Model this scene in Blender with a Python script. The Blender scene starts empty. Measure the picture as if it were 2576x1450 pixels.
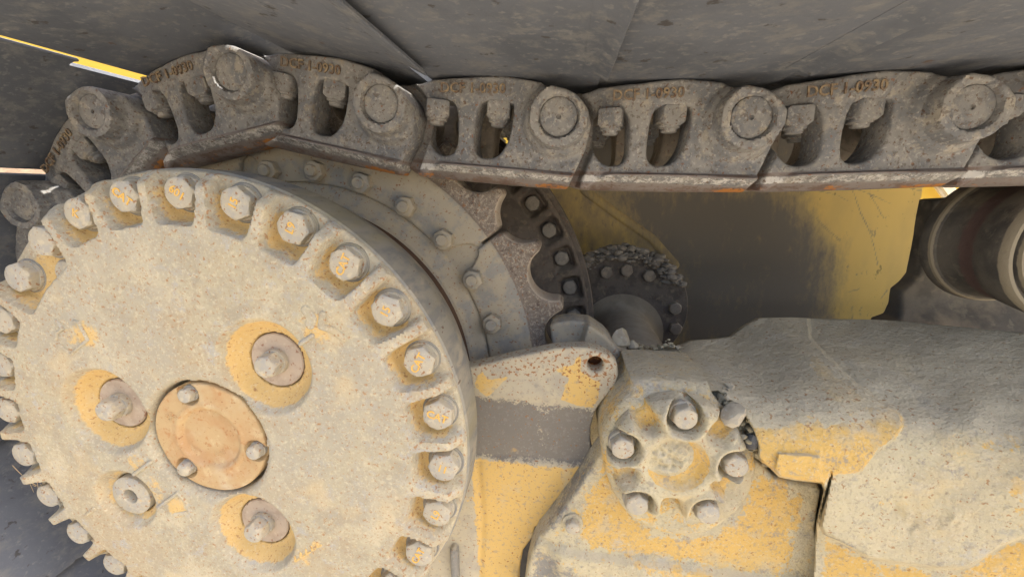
import bpy, math, random
import numpy as np
from mathutils import Matrix, Vector
random.seed(4); rng = np.random.default_rng(4)
scene = bpy.context.scene; COL = scene.collection
R = math.radians
# ------------------------------------------------------------------ camera
# calibrated from the photograph: focal length and the vanishing point of the wheel axis (world Y)
FPX, PPX, PPY, VPX, VPY, WPX = 1027.45, 1287.5, 725.0, 1419.4, 481.9, 2575.0
n_ = np.array([VPX-PPX, VPY-PPY, FPX]); n_ /= np.linalg.norm(n_)
ex_ = np.cross(n_, [0, -1., 0]); ex_ = -ex_ if ex_[0] < 0 else ex_; ex_ /= np.linalg.norm(ex_)
ez_ = np.array([0, -1., 0]) - n_*(-n_[1]); ez_ /= np.linalg.norm(ez_)
def W(c): return Vector((float(ex_ @ c), float(n_ @ c), float(ez_ @ c)))
cd = bpy.data.cameras.new('camera'); cam = bpy.data.objects.new('camera', cd); COL.objects.link(cam)
a, b, c = W(np.array([1., 0, 0])), W(np.array([0, -1., 0])), W(np.array([0, 0, -1.]))
cam.matrix_world = Matrix(((a.x, b.x, c.x, 0), (a.y, b.y, c.y, 0), (a.z, b.z, c.z, 0), (0, 0, 0, 1)))
cd.sensor_width = 36; cd.lens = FPX/WPX*36; cd.clip_start = .01; cd.clip_end = 400
scene.camera = cam
# ------------------------------------------------------------------ light
SUN = Vector((.60, -.075, .79)).normalized()
w = bpy.data.worlds.new('World'); scene.world = w; w.use_nodes = True
nt = w.node_tree; bg = nt.nodes['Background']
sky = nt.nodes.new('ShaderNodeTexSky'); sky.sky_type = 'NISHITA'; sky.sun_disc = False
sky.sun_elevation = math.asin(SUN.z); sky.sun_rotation = math.atan2(SUN.x, SUN.y)
sky.dust_density = 6.0; sky.air_density = 1.0
nt.links.new(sky.outputs[0], bg.inputs[0]); bg.inputs[1].default_value = .15
sl = bpy.data.lights.new('sun', 'SUN'); sl.energy = 4.0; sl.angle = R(.6); sl.color = (1, .94, .84)
so = bpy.data.objects.new('sun', sl); COL.objects.link(so)
so.rotation_euler = SUN.to_track_quat('Z', 'Y').to_euler()
scene.view_settings.view_transform = 'Standard'; scene.view_settings.look = 'None'
scene.view_settings.exposure = 1.45; scene.view_settings.gamma = 1
GROUND = -1.35
# ------------------------------------------------------------------ maths helpers
def U(u, v, d):
    r = np.array([u-PPX, v-PPY, FPX]); q = r/(r @ n_)
    return np.array([q @ ex_*d, d, q @ ez_*d])
def UV(u, v, d):
    r = np.stack([np.asarray(u)-PPX, np.asarray(v)-PPY, np.full(np.shape(u), FPX)], -1)
    q = r/(r @ n_)[..., None]
    return (q @ ex_)*d, (q @ ez_)*d
def PX(pts, d): return [tuple(U(u, v, d)[[0, 2]]) for u, v in pts]
def chaikin(p, n=2):
    p = [np.array(q, float) for q in p]
    for _ in range(n):
        o = []
        for i in range(len(p)):
            A, B = p[i], p[(i+1) % len(p)]; o += [A*.75+B*.25, A*.25+B*.75]
        p = o
    return p
def ss(x): x = np.clip(x, 0, 1); return x*x*(3-2*x)
def dist_line(X, Z, P, closed=False):
    P = np.asarray(P, float); D = np.full(np.shape(X), 1e9)
    m = len(P) if closed else len(P)-1
    for i in range(m):
        A, B = P[i], P[(i+1) % len(P)]; e = B-A; L = max(e @ e, 1e-12)
        t = np.clip(((X-A[0])*e[0]+(Z-A[1])*e[1])/L, 0, 1)
        D = np.minimum(D, np.hypot(X-A[0]-t*e[0], Z-A[1]-t*e[1]))
    return D
def sd_poly(X, Z, P):
    P = np.asarray(P, float); D = dist_line(X, Z, P, True); ins = np.zeros(np.shape(X), bool)
    for i in range(len(P)):
        A, B = P[i], P[(i+1) % len(P)]
        c1 = (A[1] > Z) != (B[1] > Z)
        with np.errstate(divide='ignore', invalid='ignore'):
            xi = (B[0]-A[0])*(Z-A[1])/(B[1]-A[1])+A[0]
        ins ^= c1 & (X < xi)
    return np.where(ins, D, -D)
def circ(X, Z, cx, cz, r): return r-np.hypot(X-cx, Z-cz)
def smin(a, b, k):
    h = np.clip(.5+.5*(b-a)/k, 0, 1); return b+(a-b)*h-k*h*(1-h)
def smax(a, b, k): return -smin(-a, -b, k)
def vnoise(X, Z, s, seed=0):
    g = np.random.default_rng(seed).random((128, 128))
    x, z = X*s, Z*s; i, j = np.floor(x).astype(int), np.floor(z).astype(int); fx, fz = ss(x-i), ss(z-j)
    G = lambda a, b: g[a % 128, b % 128]
    return (G(i, j)*(1-fx)+G(i+1, j)*fx)*(1-fz)+(G(i, j+1)*(1-fx)+G(i+1, j+1)*fx)*fz
# ------------------------------------------------------------------ mesh helpers
def finish(me, mat=None, ang=40):
    me.polygons.foreach_set('use_smooth', [True]*len(me.polygons))
    if hasattr(me, 'set_sharp_from_angle'): me.set_sharp_from_angle(angle=R(ang))
    if mat: me.materials.append(mat)
    return me
def mesh(name, V, F, mat=None, ang=40, mask=None):
    me = bpy.data.meshes.new(name)
    me.from_pydata([tuple(map(float, q)) for q in V], [], F)
    if mask is not None:
        at = me.color_attributes.new('mask', 'FLOAT_COLOR', 'POINT')
        m = np.ones((len(V), 4), np.float32); m[:, :3] = np.clip(mask, 0, 1)
        at.data.foreach_set('color', m.ravel())
    me.update(); return finish(me, mat, ang)
def obj(name, me, parent=None, loc=(0, 0, 0)):
    o = bpy.data.objects.new(name, me); COL.objects.link(o); o.location = loc
    if parent: o.parent = parent
    return o
def tag(o, label, cat, group=None):
    o['label'] = label; o['category'] = cat
    if group: o['group'] = group
    return o
def thing(name, label, cat, loc=(0, 0, 0), group=None):
    return tag(obj(name, None, None, loc), label, cat, group)
def cast(name, box, res, S, D, back, edge=.003, mat=None, mask=None, ang=42, cap=False):
    """solid casting: outline S>0, front relief y=D(x,z), rounded rim, side walls to y=back"""
    x0, x1, z0, z1 = box
    nx, nz = int((x1-x0)/res)+2, int((z1-z0)/res)+2
    xs, zs = x0+np.arange(nx)*res, z0+np.arange(nz)*res
    X, Z = np.meshgrid(xs, zs, indexing='ij'); s = S(X, Z)
    s = np.where(np.abs(s) < 1e-7, 1e-7, s)
    def dep(X, Z, s):
        q = np.clip(edge-s, 0, edge)
        return D(X, Z)+edge-np.sqrt(np.maximum(edge*edge-q*q, 0))
    Y = dep(X, Z, s); ins = s > 0
    idx = -np.ones((nx, nz), int); idx[ins] = np.arange(ins.sum())
    V = np.stack([X[ins], Y[ins], Z[ins]], 1)
    full = ins[:-1, :-1] & ins[1:, :-1] & ins[1:, 1:] & ins[:-1, 1:]
    F = np.stack([idx[:-1, :-1][full], idx[1:, :-1][full], idx[1:, 1:][full], idx[:-1, 1:][full]], 1).tolist()
    anyi = (ins[:-1, :-1] | ins[1:, :-1] | ins[1:, 1:] | ins[:-1, 1:]) & ~full
    cr, pts, bnd = {}, [], []
    base = len(V)
    def cross(a, b):
        k = (a, b) if a < b else (b, a)
        if k not in cr:
            sa, sb = s[a], s[b]; t = sa/(sa-sb)
            cr[k] = base+len(pts); pts.append((X[a]+(X[b]-X[a])*t, Z[a]+(Z[b]-Z[a])*t))
        return cr[k]
    for i, j in zip(*np.nonzero(anyi)):
        cs = [(i, j), (i+1, j), (i+1, j+1), (i, j+1)]; poly = []; fl = []
        for k in range(4):
            a, b = cs[k], cs[(k+1) % 4]
            if ins[a]: poly.append(int(idx[a])); fl.append(0)
            if ins[a] != ins[b]: poly.append(cross(a, b)); fl.append(1 if ins[a] else 2)
        m = len(poly)
        if m >= 3: F.append(poly)
        for k in range(m):
            if fl[k] == 1 and fl[(k+1) % m] == 2: bnd.append((poly[k], poly[(k+1) % m]))
    if pts:
        P = np.array(pts); Yp = D(P[:, 0], P[:, 1])+edge
        V = np.vstack([V, np.stack([P[:, 0], Yp, P[:, 1]], 1)])
    nfront = len(V)
    if cap:
        Vb = V.copy(); Vb[:, 1] = back; V = np.vstack([V, Vb]); F += [[q+nfront for q in f[::-1]] for f in F]
        F += [(a, a+nfront, b+nfront, b) for a, b in bnd]
        src = np.r_[np.arange(nfront), np.arange(nfront)]
    else:
        ks = sorted({k for e in bnd for k in e}); mp = {k: nfront+i for i, k in enumerate(ks)}
        if ks:
            Vb = V[ks].copy(); Vb[:, 1] = back; V = np.vstack([V, Vb])
        F += [(a, mp[a], mp[b], b) for a, b in bnd]
        src = np.r_[np.arange(nfront), np.array(ks, int)]
    mk = None
    if mask is not None: mk = mask(V[src, 0], V[src, 2])
    return mesh(name, V, F, mat, ang, mk)
def lathe(name, prof, cx=0, cz=0, seg=64, mat=None, ang=40, mask=None, wob=0):
    V, F = [], []
    th = np.linspace(0, 2*np.pi, seg, endpoint=False)
    for r, y in prof:
        rr = max(r, 1e-5)
        V += [(cx+rr*math.cos(t), y, cz+rr*math.sin(t)) for t in th]
    for k in range(len(prof)-1):
        for i in range(seg):
            j = (i+1) % seg
            F.append((k*seg+i, (k+1)*seg+i, (k+1)*seg+j, k*seg+j))
    return mesh(name, V, F, mat, ang, None if mask is None else mask(np.array(V)))
def hexbolt(name, af, h, mat, cham=.0035, rot=0, dome=.0006, wr=None):
    """hex head: front face at y=0, rear at y=h, across-flats af; rounded chamfer, flange ring"""
    seg = 48; th = np.linspace(0, 2*np.pi, seg, endpoint=False); a = af/2
    hx = a/np.cos(((th-rot+np.pi/6) % (np.pi/3))-np.pi/6)
    rows = [(np.minimum(hx*.02, a*.02), -dome), (np.minimum(hx, a*.78), -dome*.4), (np.minimum(hx, a*.93), 0.0004), (np.minimum(hx, a*1.0), cham*.45),
            (np.minimum(hx, a*1.12), cham*1.25), (hx, cham*1.6+.0006), (hx, h)]
    if wr: rows += [(np.full(seg, wr*.97), h), (np.full(seg, wr), h+.0012), (np.full(seg, wr), h+.006)]
    V = [(r[i]*math.cos(th[i]), y, r[i]*math.sin(th[i])) for r, y in rows for i in range(seg)]
    F = [tuple(range(seg))]
    for k in range(len(rows)-1):
        for i in range(seg):
            j = (i+1) % seg; F.append((k*seg+i, (k+1)*seg+i, (k+1)*seg+j, k*seg+j))
    return mesh(name, V, F, mat, 28)
def text_mesh(body, size, th, mat, bold=0):
    cu = bpy.data.curves.new('t', 'FONT'); cu.body = body; cu.size = size; cu.align_x = 'CENTER'; cu.align_y = 'CENTER'
    cu.extrude = th; cu.offset = bold; cu.resolution_u = 2
    t = bpy.data.objects.new('t', cu); COL.objects.link(t)
    me = bpy.data.meshes.new_from_object(t.evaluated_get(bpy.context.evaluated_depsgraph_get()))
    bpy.data.objects.remove(t); bpy.data.curves.remove(cu)
    for v in me.vertices: v.co = Vector((v.co.x, -v.co.z, v.co.y))
    me.name = 'lettering'; me.materials.clear(); return finish(me, mat, 30)
def prism(name, prof, y0, y1, mat, ny=1, ang=35):
    """profile (x,z) polygon extruded along y"""
    m = len(prof); V, F = [], []
    ys = np.linspace(y0, y1, ny+1)
    for y in ys: V += [(x, y, z) for x, z in prof]
    for k in range(ny):
        for i in range(m):
            j = (i+1) % m; F.append((k*m+i, k*m+j, (k+1)*m+j, (k+1)*m+i))
    F.append(tuple(range(m))[::-1]); F.append(tuple(range(ny*m, ny*m+m)))
    return V, F
def rock_mesh(name, r, mat, seed, flat=.7):
    g = np.random.default_rng(seed); import bmesh
    bm = bmesh.new(); bmesh.ops.create_icosphere(bm, subdivisions=2, radius=1)
    pl = [(lambda v: v/np.linalg.norm(v))(g.normal(size=3)) for _ in range(11)]
    off = g.uniform(.55, .9, 11)
    for v in bm.verts:
        p = np.array(v.co)
        for q, o in zip(pl, off):
            t = p @ q
            if t > o: p = p-q*(t-o)
        v.co = p*np.array([1, .9, flat])*r
    me = bpy.data.meshes.new(name); bm.to_mesh(me); bm.free()
    return finish(me, mat, 25)
# ------------------------------------------------------------------ materials
def MAT(name, base, layers=(), rough=.85, metal=0., bumps=(), stretch=(1, 1, 1), rough_var=.12, spec=.35):
    m = bpy.data.materials.new(name); m.use_nodes = True; t = m.node_tree; N = t.nodes; L = t.links
    bs = N['Principled BSDF']; bs.inputs['Roughness'].default_value = rough; bs.inputs['Metallic'].default_value = metal
    bs.inputs['Specular IOR Level'].default_value = spec
    geo = N.new('ShaderNodeNewGeometry'); mp = N.new('ShaderNodeMapping'); mp.inputs['Scale'].default_value = stretch
    L.new(geo.outputs['Position'], mp.inputs['Vector']); pos = mp.outputs[0]
    at = N.new('ShaderNodeAttribute'); at.attribute_name = 'mask'; sep = N.new('ShaderNodeSeparateColor'); L.new(at.outputs['Color'], sep.inputs[0])
    sn = N.new('ShaderNodeSeparateXYZ'); L.new(geo.outputs['Normal'], sn.inputs[0])
    def math_(op, a, b=None):
        q = N.new('ShaderNodeMath'); q.operation = op
        for i, v in enumerate((a, b)):
            if v is None: continue
            if isinstance(v, (int, float)): q.inputs[i].default_value = v
            else: L.new(v, q.inputs[i])
        return q.outputs[0]
    def noise(scale, det=4, rg=.6, dist=0., seed=0):
        q = N.new('ShaderNodeTexNoise'); q.inputs['Scale'].default_value = scale; q.inputs['Detail'].default_value = det
        q.inputs['Roughness'].default_value = rg; q.inputs['Distortion'].default_value = dist
        ad = N.new('ShaderNodeVectorMath'); ad.inputs[1].default_value = (seed*3.1, seed*1.7, seed*2.3); L.new(pos, ad.inputs[0])
        L.new(ad.outputs[0], q.inputs['Vector']); return q.outputs['Fac']
    def rng_(v, lo, hi):
        q = N.new('ShaderNodeMapRange'); q.interpolation_type = 'SMOOTHSTEP'; L.new(v, q.inputs[0])
        q.inputs[1].default_value = lo; q.inputs[2].default_value = hi; return q.outputs[0]
    col = None
    for i, ly in enumerate(layers):
        k = ly[1]
        if k == 'n': _, _, sc, lo, hi, st = ly[:6]; f = rng_(noise(sc, *(ly[6:] or (4, .6)), seed=i+1), lo, hi)
        elif k in 'RGB':
            _, _, sc, amp, lo, hi, st = ly[:7]
            f = math_('ADD', sep.outputs['RGB'.index(k)], math_('MULTIPLY', math_('SUBTRACT', noise(sc, 6, .7, .4, seed=i+1), .5), amp)); f = math_('ADD', f, math_('MULTIPLY', math_('SUBTRACT', noise(sc*4.5, 4, .65, seed=i+9), .5), amp*.55)); f = rng_(f, lo, hi)
        elif k == 'RN':      # spots whose density follows the blue channel
            _, _, sc, lo, hi, st = ly[:6]; f = rng_(math_('ADD', noise(sc, 2, .5, seed=i+1), math_('MULTIPLY', sep.outputs[2], .12)), lo, hi)
        elif k == 'up':
            _, _, lo, hi, st = ly[:5]; f = math_('ADD', sn.outputs[2], math_('MULTIPLY', math_('SUBTRACT', noise(40, 4, .6, seed=i+1), .5), .9)); f = rng_(f, lo, hi)
        f = math_('MULTIPLY', f, st)
        mx = N.new('ShaderNodeMix'); mx.data_type = 'RGBA'; L.new(f, mx.inputs[0])
        if col is None: mx.inputs[6].default_value = (*base, 1)
        else: L.new(col, mx.inputs[6])
        mx.inputs[7].default_value = (*ly[0], 1); col = mx.outputs[2]
    if col is None: bs.inputs['Base Color'].default_value = (*base, 1)
    else: L.new(col, bs.inputs['Base Color'])
    L.new(math_('ADD', math_('MULTIPLY', math_('SUBTRACT', noise(70, 4, .6, seed=31), .5), rough_var*2), rough), bs.inputs['Roughness'])
    prev = None
    for i, (sc, d, st) in enumerate(bumps):
        bp = N.new('ShaderNodeBump'); bp.inputs['Distance'].default_value = d; bp.inputs['Strength'].default_value = st
        L.new(noise(sc, 5, .65, seed=20+i), bp.inputs['Height'])
        if prev: L.new(prev, bp.inputs['Normal'])
        prev = bp.outputs[0]
    if prev: L.new(prev, bs.inputs['Normal'])
    return m
RUST = (.20, .075, .025); RUSTD = (.10, .045, .022); YEL = (.66, .40, .095)
PIT = ((55, .0018, .5), (260, .0007, .7))
m_hub = MAT('dusty_hub_paint', (.385, .345, .245), [
    ((.30, .27, .205), 'n', 30, .45, .62, .8), ((.33, .325, .295), 'n', 85, .52, .66, .6, 6, .7), ((.385, .315, .205), 'n', 9, .46, .66, .75), ((.50, .44, .31), 'n', 13, .52, .68, .75), ((.35, .35, .335), 'n', 45, .53, .66, .75, 6, .7), ((.32, .275, .195), 'n', 300, .52, .62, .45), ((.335, .315, .255), 'n', 5, .46, .60, .6, 5, .7),
    ((.33, .34, .34), 'G', 60, 1.1, .35, .75, .9), ((.51, .45, .32), 'n', 220, .52, .7, .6),
    ((.57, .385, .14), 'R', 60, .95, .36, .60, .85), ((.50, .40, .24), 'n', 14, .56, .72, .55),
    ((.30, .15, .06), 'RN', 240, .665, .72, .75), ((.36, .21, .10), 'n', 420, .60, .68, .6), ((.56, .50, .37), 'n', 350, .56, .66, .4), ((.32, .185, .09), 'n', 210, .612, .67, .75)], .9, 0, PIT)
m_bolt = MAT('weathered_bolt_steel', (.385, .35, .275), [
    ((.325, .315, .285), 'n', 90, .46, .6, .85), ((.49, .43, .315), 'n', 150, .52, .66, .7), ((.58, .40, .17), 'n', 90, .64, .72, .5),
    ((.26, .125, .05), 'n', 240, .59, .65, .85)], .8, 0, ((260, .0005, .7),))
m_yel = MAT('yellow_paint_marks', YEL, [((.5, .38, .2), 'n', 150, .5, .7, .6)], .85)
m_cover = MAT('rusty_orange_cover', (.44, .315, .165), [((.48, .40, .28), 'n', 18, .48, .66, .8),
    ((.40, .235, .11), 'n', 28, .42, .66, .75), ((.52, .41, .24), 'n', 60, .55, .68, .6), ((.48, .40, .30), 'G', 50, .9, .4, .7, .8),
    ((.36, .16, .06), 'n', 130, .58, .68, .6), (RUST, 'n', 300, .62, .7, .6)], .9, 0, PIT)
m_disc = MAT('dusty_retainer_steel', (.42, .345, .27), [((.33, .26, .20), 'n', 60, .45, .65, .7), ((.50, .43, .33), 'n', 140, .55, .7, .6),
    ((.23, .10, .055), 'n', 150, .60, .67, .8)], .85, 0, PIT)
m_rim = MAT('grey_worn_rim', (.27, .255, .215), [
    ((.17, .175, .18), 'n', 50, .42, .62, .8), ((.37, .33, .255), 'n', 36, .54, .68, .7), ((.27, .235, .13), 'n', 12, .52, .7, .6),
    (RUSTD, 'n', 170, .64, .70, .8)], .8, 0, PIT, (1, .35, 1))
m_seal = MAT('brown_seal_rust', (.085, .05, .033), [((.05, .035, .03), 'n', 40, .45, .65, .7)], .85)
m_spk = MAT('dusty_sprocket_steel', (.36, .32, .245), [
    ((.25, .25, .235), 'n', 40, .45, .62, .8), ((.40, .34, .235), 'n', 22, .52, .68, .7), ((.48, .34, .14), 'R', 40, .8, .45, .7, .8),
    ((.185, .155, .130), 'G', 30, .3, .35, .6, .95), ((.38, .335, .27), 'G', 200, 2.6, 1.0, 1.3, .9), ((.09, .06, .05), 'G', 150, 2.6, 1.15, 1.4, .8), ((.36, .31, .255), 'n', 170, .57, .66, .5), ((.40, .35, .285), 'B', 60, .6, .45, .7, .85), ((.24, .11, .05), 'n', 230, .61, .66, .85)], .85, 0, PIT)
m_tooth = MAT('pitted_tooth_steel', (.15, .115, .10), [
    ((.085, .066, .06), 'n', 60, .42, .6, .8), ((.30, .25, .20), 'n', 120, .53, .64, .8), ((.42, .39, .36), 'n', 90, .66, .74, .8), (RUSTD, 'n', 200, .58, .66, .8)],
    .75, 0, ((70, .003, .7), (230, .0012, .8)))
m_letter = MAT('rusty_raised_letters', (.15, .115, .085), [((.27, .21, .13), 'n', 120, .45, .62, .8), ((.10, .05, .03), 'n', 160, .56, .66, .8)], .85, 0, PIT)
m_link = MAT('dusty_link_steel', (.212, .208, .200), [
    ((.135, .141, .153), 'n', 38, .42, .60, .9), ((.30, .275, .23), 'n', 60, .53, .65, .8, 6, .7), ((.36, .29, .18), 'n', 26, .63, .73, .45),
    ((.36, .35, .33), 'n', 230, .55, .66, .55), ((.11, .092, .08), 'n', 200, .55, .65, .75), ((.185, .160, .150), 'G', 46, .7, .35, .6, .9), ((.12, .078, .06), 'G', 20, 1.5, .75, 1.0, .8), ((.50, .49, .47), 'B', 110, 1.3, .45, .75, .9),
    ((.36, .15, .035), 'R', 38, 1.4, .62, .8, .95), ((.11, .065, .04), 'n', 215, .61, .66, .85), (RUST, 'n', 130, .655, .70, .7)], .74, .1, ((60, .0014, .5), (260, .0005, .6)), (1, 1, 1), .2, .45)
m_rustedge = MAT('bright_rust', (.33, .13, .03), [((.12, .055, .03), 'n', 80, .42, .6, .9), ((.5, .22, .05), 'n', 120, .58, .66, .8)], .8, 0, PIT)
m_dark = MAT('dusty_inner_steel', (.24, .21, .175), [((.16, .142, .12), 'n', 40, .45, .62, .8), ((.32, .27, .20), 'n', 80, .54, .66, .7), ((.42, .385, .32), 'up', .25, .9, .85), ((.13, .07, .05), 'n', 190, .61, .67, .7)], .85, 0, PIT)  # the steel's own brownish tone, paler dust on upward faces
m_shoe = MAT('dark_shoe_plate', (.112, .124, .150), [
    ((.076, .086, .107), 'n', 9, .40, .62, .85), ((.165, .168, .172), 'n', 55, .48, .66, .7, 6, .7), ((.20, .205, .21), 'n', 190, .56, .68, .5), ((.05, .047, .047), 'n', 75, .63, .69, .85),
    ((.10, .055, .033), 'n', 38, .68, .73, .7)], .72, .0, ((30, .002, .5), (200, .0008, .5)), (.6, .6, 1), .15)
m_lip = MAT('worn_shoe_edge', (.145, .148, .155), [((.11, .112, .118), 'n', 60, .45, .6, .8), ((.14, .085, .055), 'n', 45, .64, .72, .6)], .7, 0, PIT)
DUST = (.40, .355, .265)
m_frame = MAT('dusty_yellow_frame', (.50, .445, .30), [
    ((.40, .355, .25), 'n', 16, .42, .64, .8), ((.50, .45, .33), 'n', 60, .54, .68, .6), ((.30, .295, .27), 'n', 42, .56, .68, .6, 6, .7),
    ((.60, .39, .11), 'R', 42, 1.35, .37, .47, .9), ((.46, .40, .275), 'n', 24, .55, .66, .65), ((.40, .395, .37), 'n', 17, .55, .64, .65, 7, .72), ((.31, .27, .20), 'n', 230, .54, .64, .55), ((.58, .525, .39), 'n', 320, .56, .66, .4), ((.55, .44, .24), 'n', 11, .52, .66, .55, 6, .7), ((.29, .265, .225), 'n', 55, .57, .66, .75, 7, .75), ((.20, .20, .20), 'G', 50, 1.2, .40, .68, .85), ((.50, .445, .335), 'up', .4, 1.05, .75),
    ((.30, .16, .07), 'RN', 230, .69, .74, .75), ((.24, .20, .15), 'n', 120, .67, .73, .55), ((.52, .47, .36), 'n', 190, .60, .70, .5)], .9, 0, ((22, .006, .5), (90, .005, .8), (300, .0016, .9)))
m_brk = MAT('worn_guard_paint', (.42, .375, .28), [
    ((.34, .31, .25), 'n', 30, .45, .65, .7), ((.60, .40, .125), 'R', 46, 1.3, .42, .50, .9), ((.48, .42, .29), 'n', 22, .56, .70, .6), ((.165, .153, .137), 'G', 95, 1.5, .42, .60, .92), ((.24, .225, .20), 'n', 150, .55, .65, .5), ((.30, .29, .27), 'n', 330, .6, .68, .6), ((.26, .22, .12), 'n', 8, .58, .70, .3), ((.30, .29, .27), 'n', 420, .66, .72, .5),
    ((.24, .20, .12), 'n', 8, .58, .70, .35), ((.27, .12, .045), 'RN', 240, .645, .70, .9), ((.5, .34, .12), 'n', 24, .66, .74, .5)], .85, 0, PIT)
m_panel = MAT('scratched_yellow_panel', (.72, .53, .165), [
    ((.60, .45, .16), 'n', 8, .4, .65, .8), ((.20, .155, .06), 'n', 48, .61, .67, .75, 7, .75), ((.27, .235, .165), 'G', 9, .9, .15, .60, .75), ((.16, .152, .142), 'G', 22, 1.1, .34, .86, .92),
    ((.18, .165, .14), 'n', 70, .63, .70, .5)], .55, 0, ((60, .001, .3),), (1, 1, .45))
m_body = MAT('sunlit_yellow_body', (.62, .41, .05), [((.50, .32, .05), 'n', 3, .45, .65, .5)], .5)
m_hous = MAT('dark_housing_iron', (.135, .115, .098), [((.085, .075, .068), 'n', 40, .45, .62, .8), ((.21, .175, .13), 'n', 80, .55, .66, .7), ((.28, .25, .205), 'up', .35, 1.0, .8), ((.12, .065, .045), 'n', 190, .61, .67, .7)], .85, 0, PIT)
m_shaft = MAT('dusty_shaft', (.27, .235, .18), [((.20, .175, .14), 'n', 30, .45, .65, .7), ((.42, .39, .33), 'up', .45, 1.15, .8)], .85, 0, PIT)
m_grime = MAT('grey_grease_dirt', (.27, .25, .22), [((.17, .155, .135), 'n', 45, .42, .62, .8), ((.29, .275, .25), 'up', .2, .95, .9), ((.36, .34, .31), 'n', 120, .63, .72, .6)], .95, 0, ((60, .005, .8), (220, .0015, .8)))
m_roll = MAT('roller_dark_steel', (.12, .11, .095), [((.22, .18, .13), 'up', .25, .9, .85),((.06, .058, .055), 'n', 18, .42, .62, .8), ((.16, .145, .115), 'n', 60, .55, .68, .7), ((.13, .08, .075), 'R', 30, .5, .4, .6, .8), ((.27, .235, .17), 'B', 40, .5, .4, .6, .9)], .7, 0, PIT)
m_stone = MAT('grey_stone', (.40, .36, .28), [((.29, .255, .20), 'n', 60, .45, .6, .7), ((.44, .42, .38), 'n', 160, .55, .68, .6)], .95, 0, ((90, .002, .6),))
m_ground = MAT('dry_earth', (.42, .37, .29), [((.50, .44, .35), 'n', 2, .4, .65, .8), ((.29, .24, .18), 'n', 14, .5, .7, .6)], .95, 0, ((6, .03, .5),))
m_earth = MAT('brown_earth', (.20, .135, .085), [((.27, .19, .12), 'n', 2, .4, .65, .8), ((.12, .08, .05), 'n', 9, .5, .7, .7)], .95, 0, ((6, .03, .5),))
m_straw = MAT('dry_straw', (.42, .32, .18), [], .9)
m_black = MAT('gap_shade_black', (.03, .028, .026), [((.05, .045, .04), 'n', 50, .45, .65, .7)], .8)  # near-black colour standing in for deep shade behind the frame gaps
# ------------------------------------------------------------------ setting
def quad_grid(name, x0, x1, y0, y1, nx, ny, zf, mat):
    xs, ys = np.linspace(x0, x1, nx), np.linspace(y0, y1, ny)
    V = [(x, y, zf(x, y)) for y in ys for x in xs]
    F = [(j*nx+i, j*nx+i+1, (j+1)*nx+i+1, (j+1)*nx+i) for j in range(ny-1) for i in range(nx-1)]
    return mesh(name, V, F, mat)
g = obj('ground', quad_grid('ground', -90, 90, -90, 90, 40, 40, lambda x, y: GROUND+.04*math.sin(x*1.3+y*.7), m_ground)); g['kind'] = 'structure'
def bank(x, y):
    t = min(max((y-7)/9, 0), 1); return GROUND-.3+t*t*(3-2*t)*4.2+.15*math.sin(x*.9)*t
bk = obj('earth_bank', quad_grid('earth_bank', -60, 60, 6.5, 40, 60, 30, bank, m_earth)); bk['kind'] = 'structure'
# ------------------------------------------------------------------ final drive hub
DH = .373; HX, HZ = -1.0872*DH, -.7098*DH
BA = 111.0; NB = 28; STEP = 360/NB
def pol(r, a): return HX+r*math.cos(R(a)), HZ+r*math.sin(R(a))
PLN = [pol(.1285, x) for x in (45.9, 165.9, 285.9)]; PLUG = pol(.1546, -145.9)
FACE = .366; FLOOR = .388
def hub_parts(X, Z):
    r = np.hypot(X-HX, Z-HZ); th = np.degrees(np.arctan2(Z-HZ, X-HX))
    ph = (th-BA+STEP/2) % STEP-STEP/2
    t = np.abs(r*np.sin(np.radians(ph))); wd = r*math.sin(R(STEP/2))-.0070-np.clip(.268-r, 0, 1)*.10
    ribless = np.abs(((th-(BA+1.5*STEP)+180) % 360)-180) < 3.4
    tt = np.where(ribless, .03, wd-t)
    rin = np.where(np.abs(((th-(BA+1.5*STEP)+180) % 360)-180) < STEP*.9, .236, .2465)
    s = smin(tt*1.0, (r-rin)*.8, .007)
    return r, th, s
def hubD(X, Z):
    r, th, s = hub_parts(X, Z)
    pk = np.sin(np.clip((s+.0015)/.0058, 0, 1)*np.pi/2)
    d = FACE+(FLOOR-FACE)*pk
    tip = ss((r-.283)/.016)*(1-pk); d += tip*.014
    d += .030*ss((.0745-r)/.003)+.004*np.clip((.082-r)/.0075, 0, 1)**2*(r > .074)
    for cx, cz in PLN:
        q = np.hypot(X-cx, Z-cz); d += .0215*np.sin(np.clip((.0550-q)/.0205, 0, 1)*np.pi/2)+.02*ss((.0326-q)/.002)
    q = np.hypot(X-PLUG[0], Z-PLUG[1]); d += .012*np.sin(np.clip((.0410-q)/.012, 0, 1)*np.pi/2)+.016*ss((.0276-q)/.002)
    d += (vnoise(X, Z, 45, 3)-.5)*.0010+(vnoise(X, Z, 14, 5)-.5)*.0016
    return d
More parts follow.
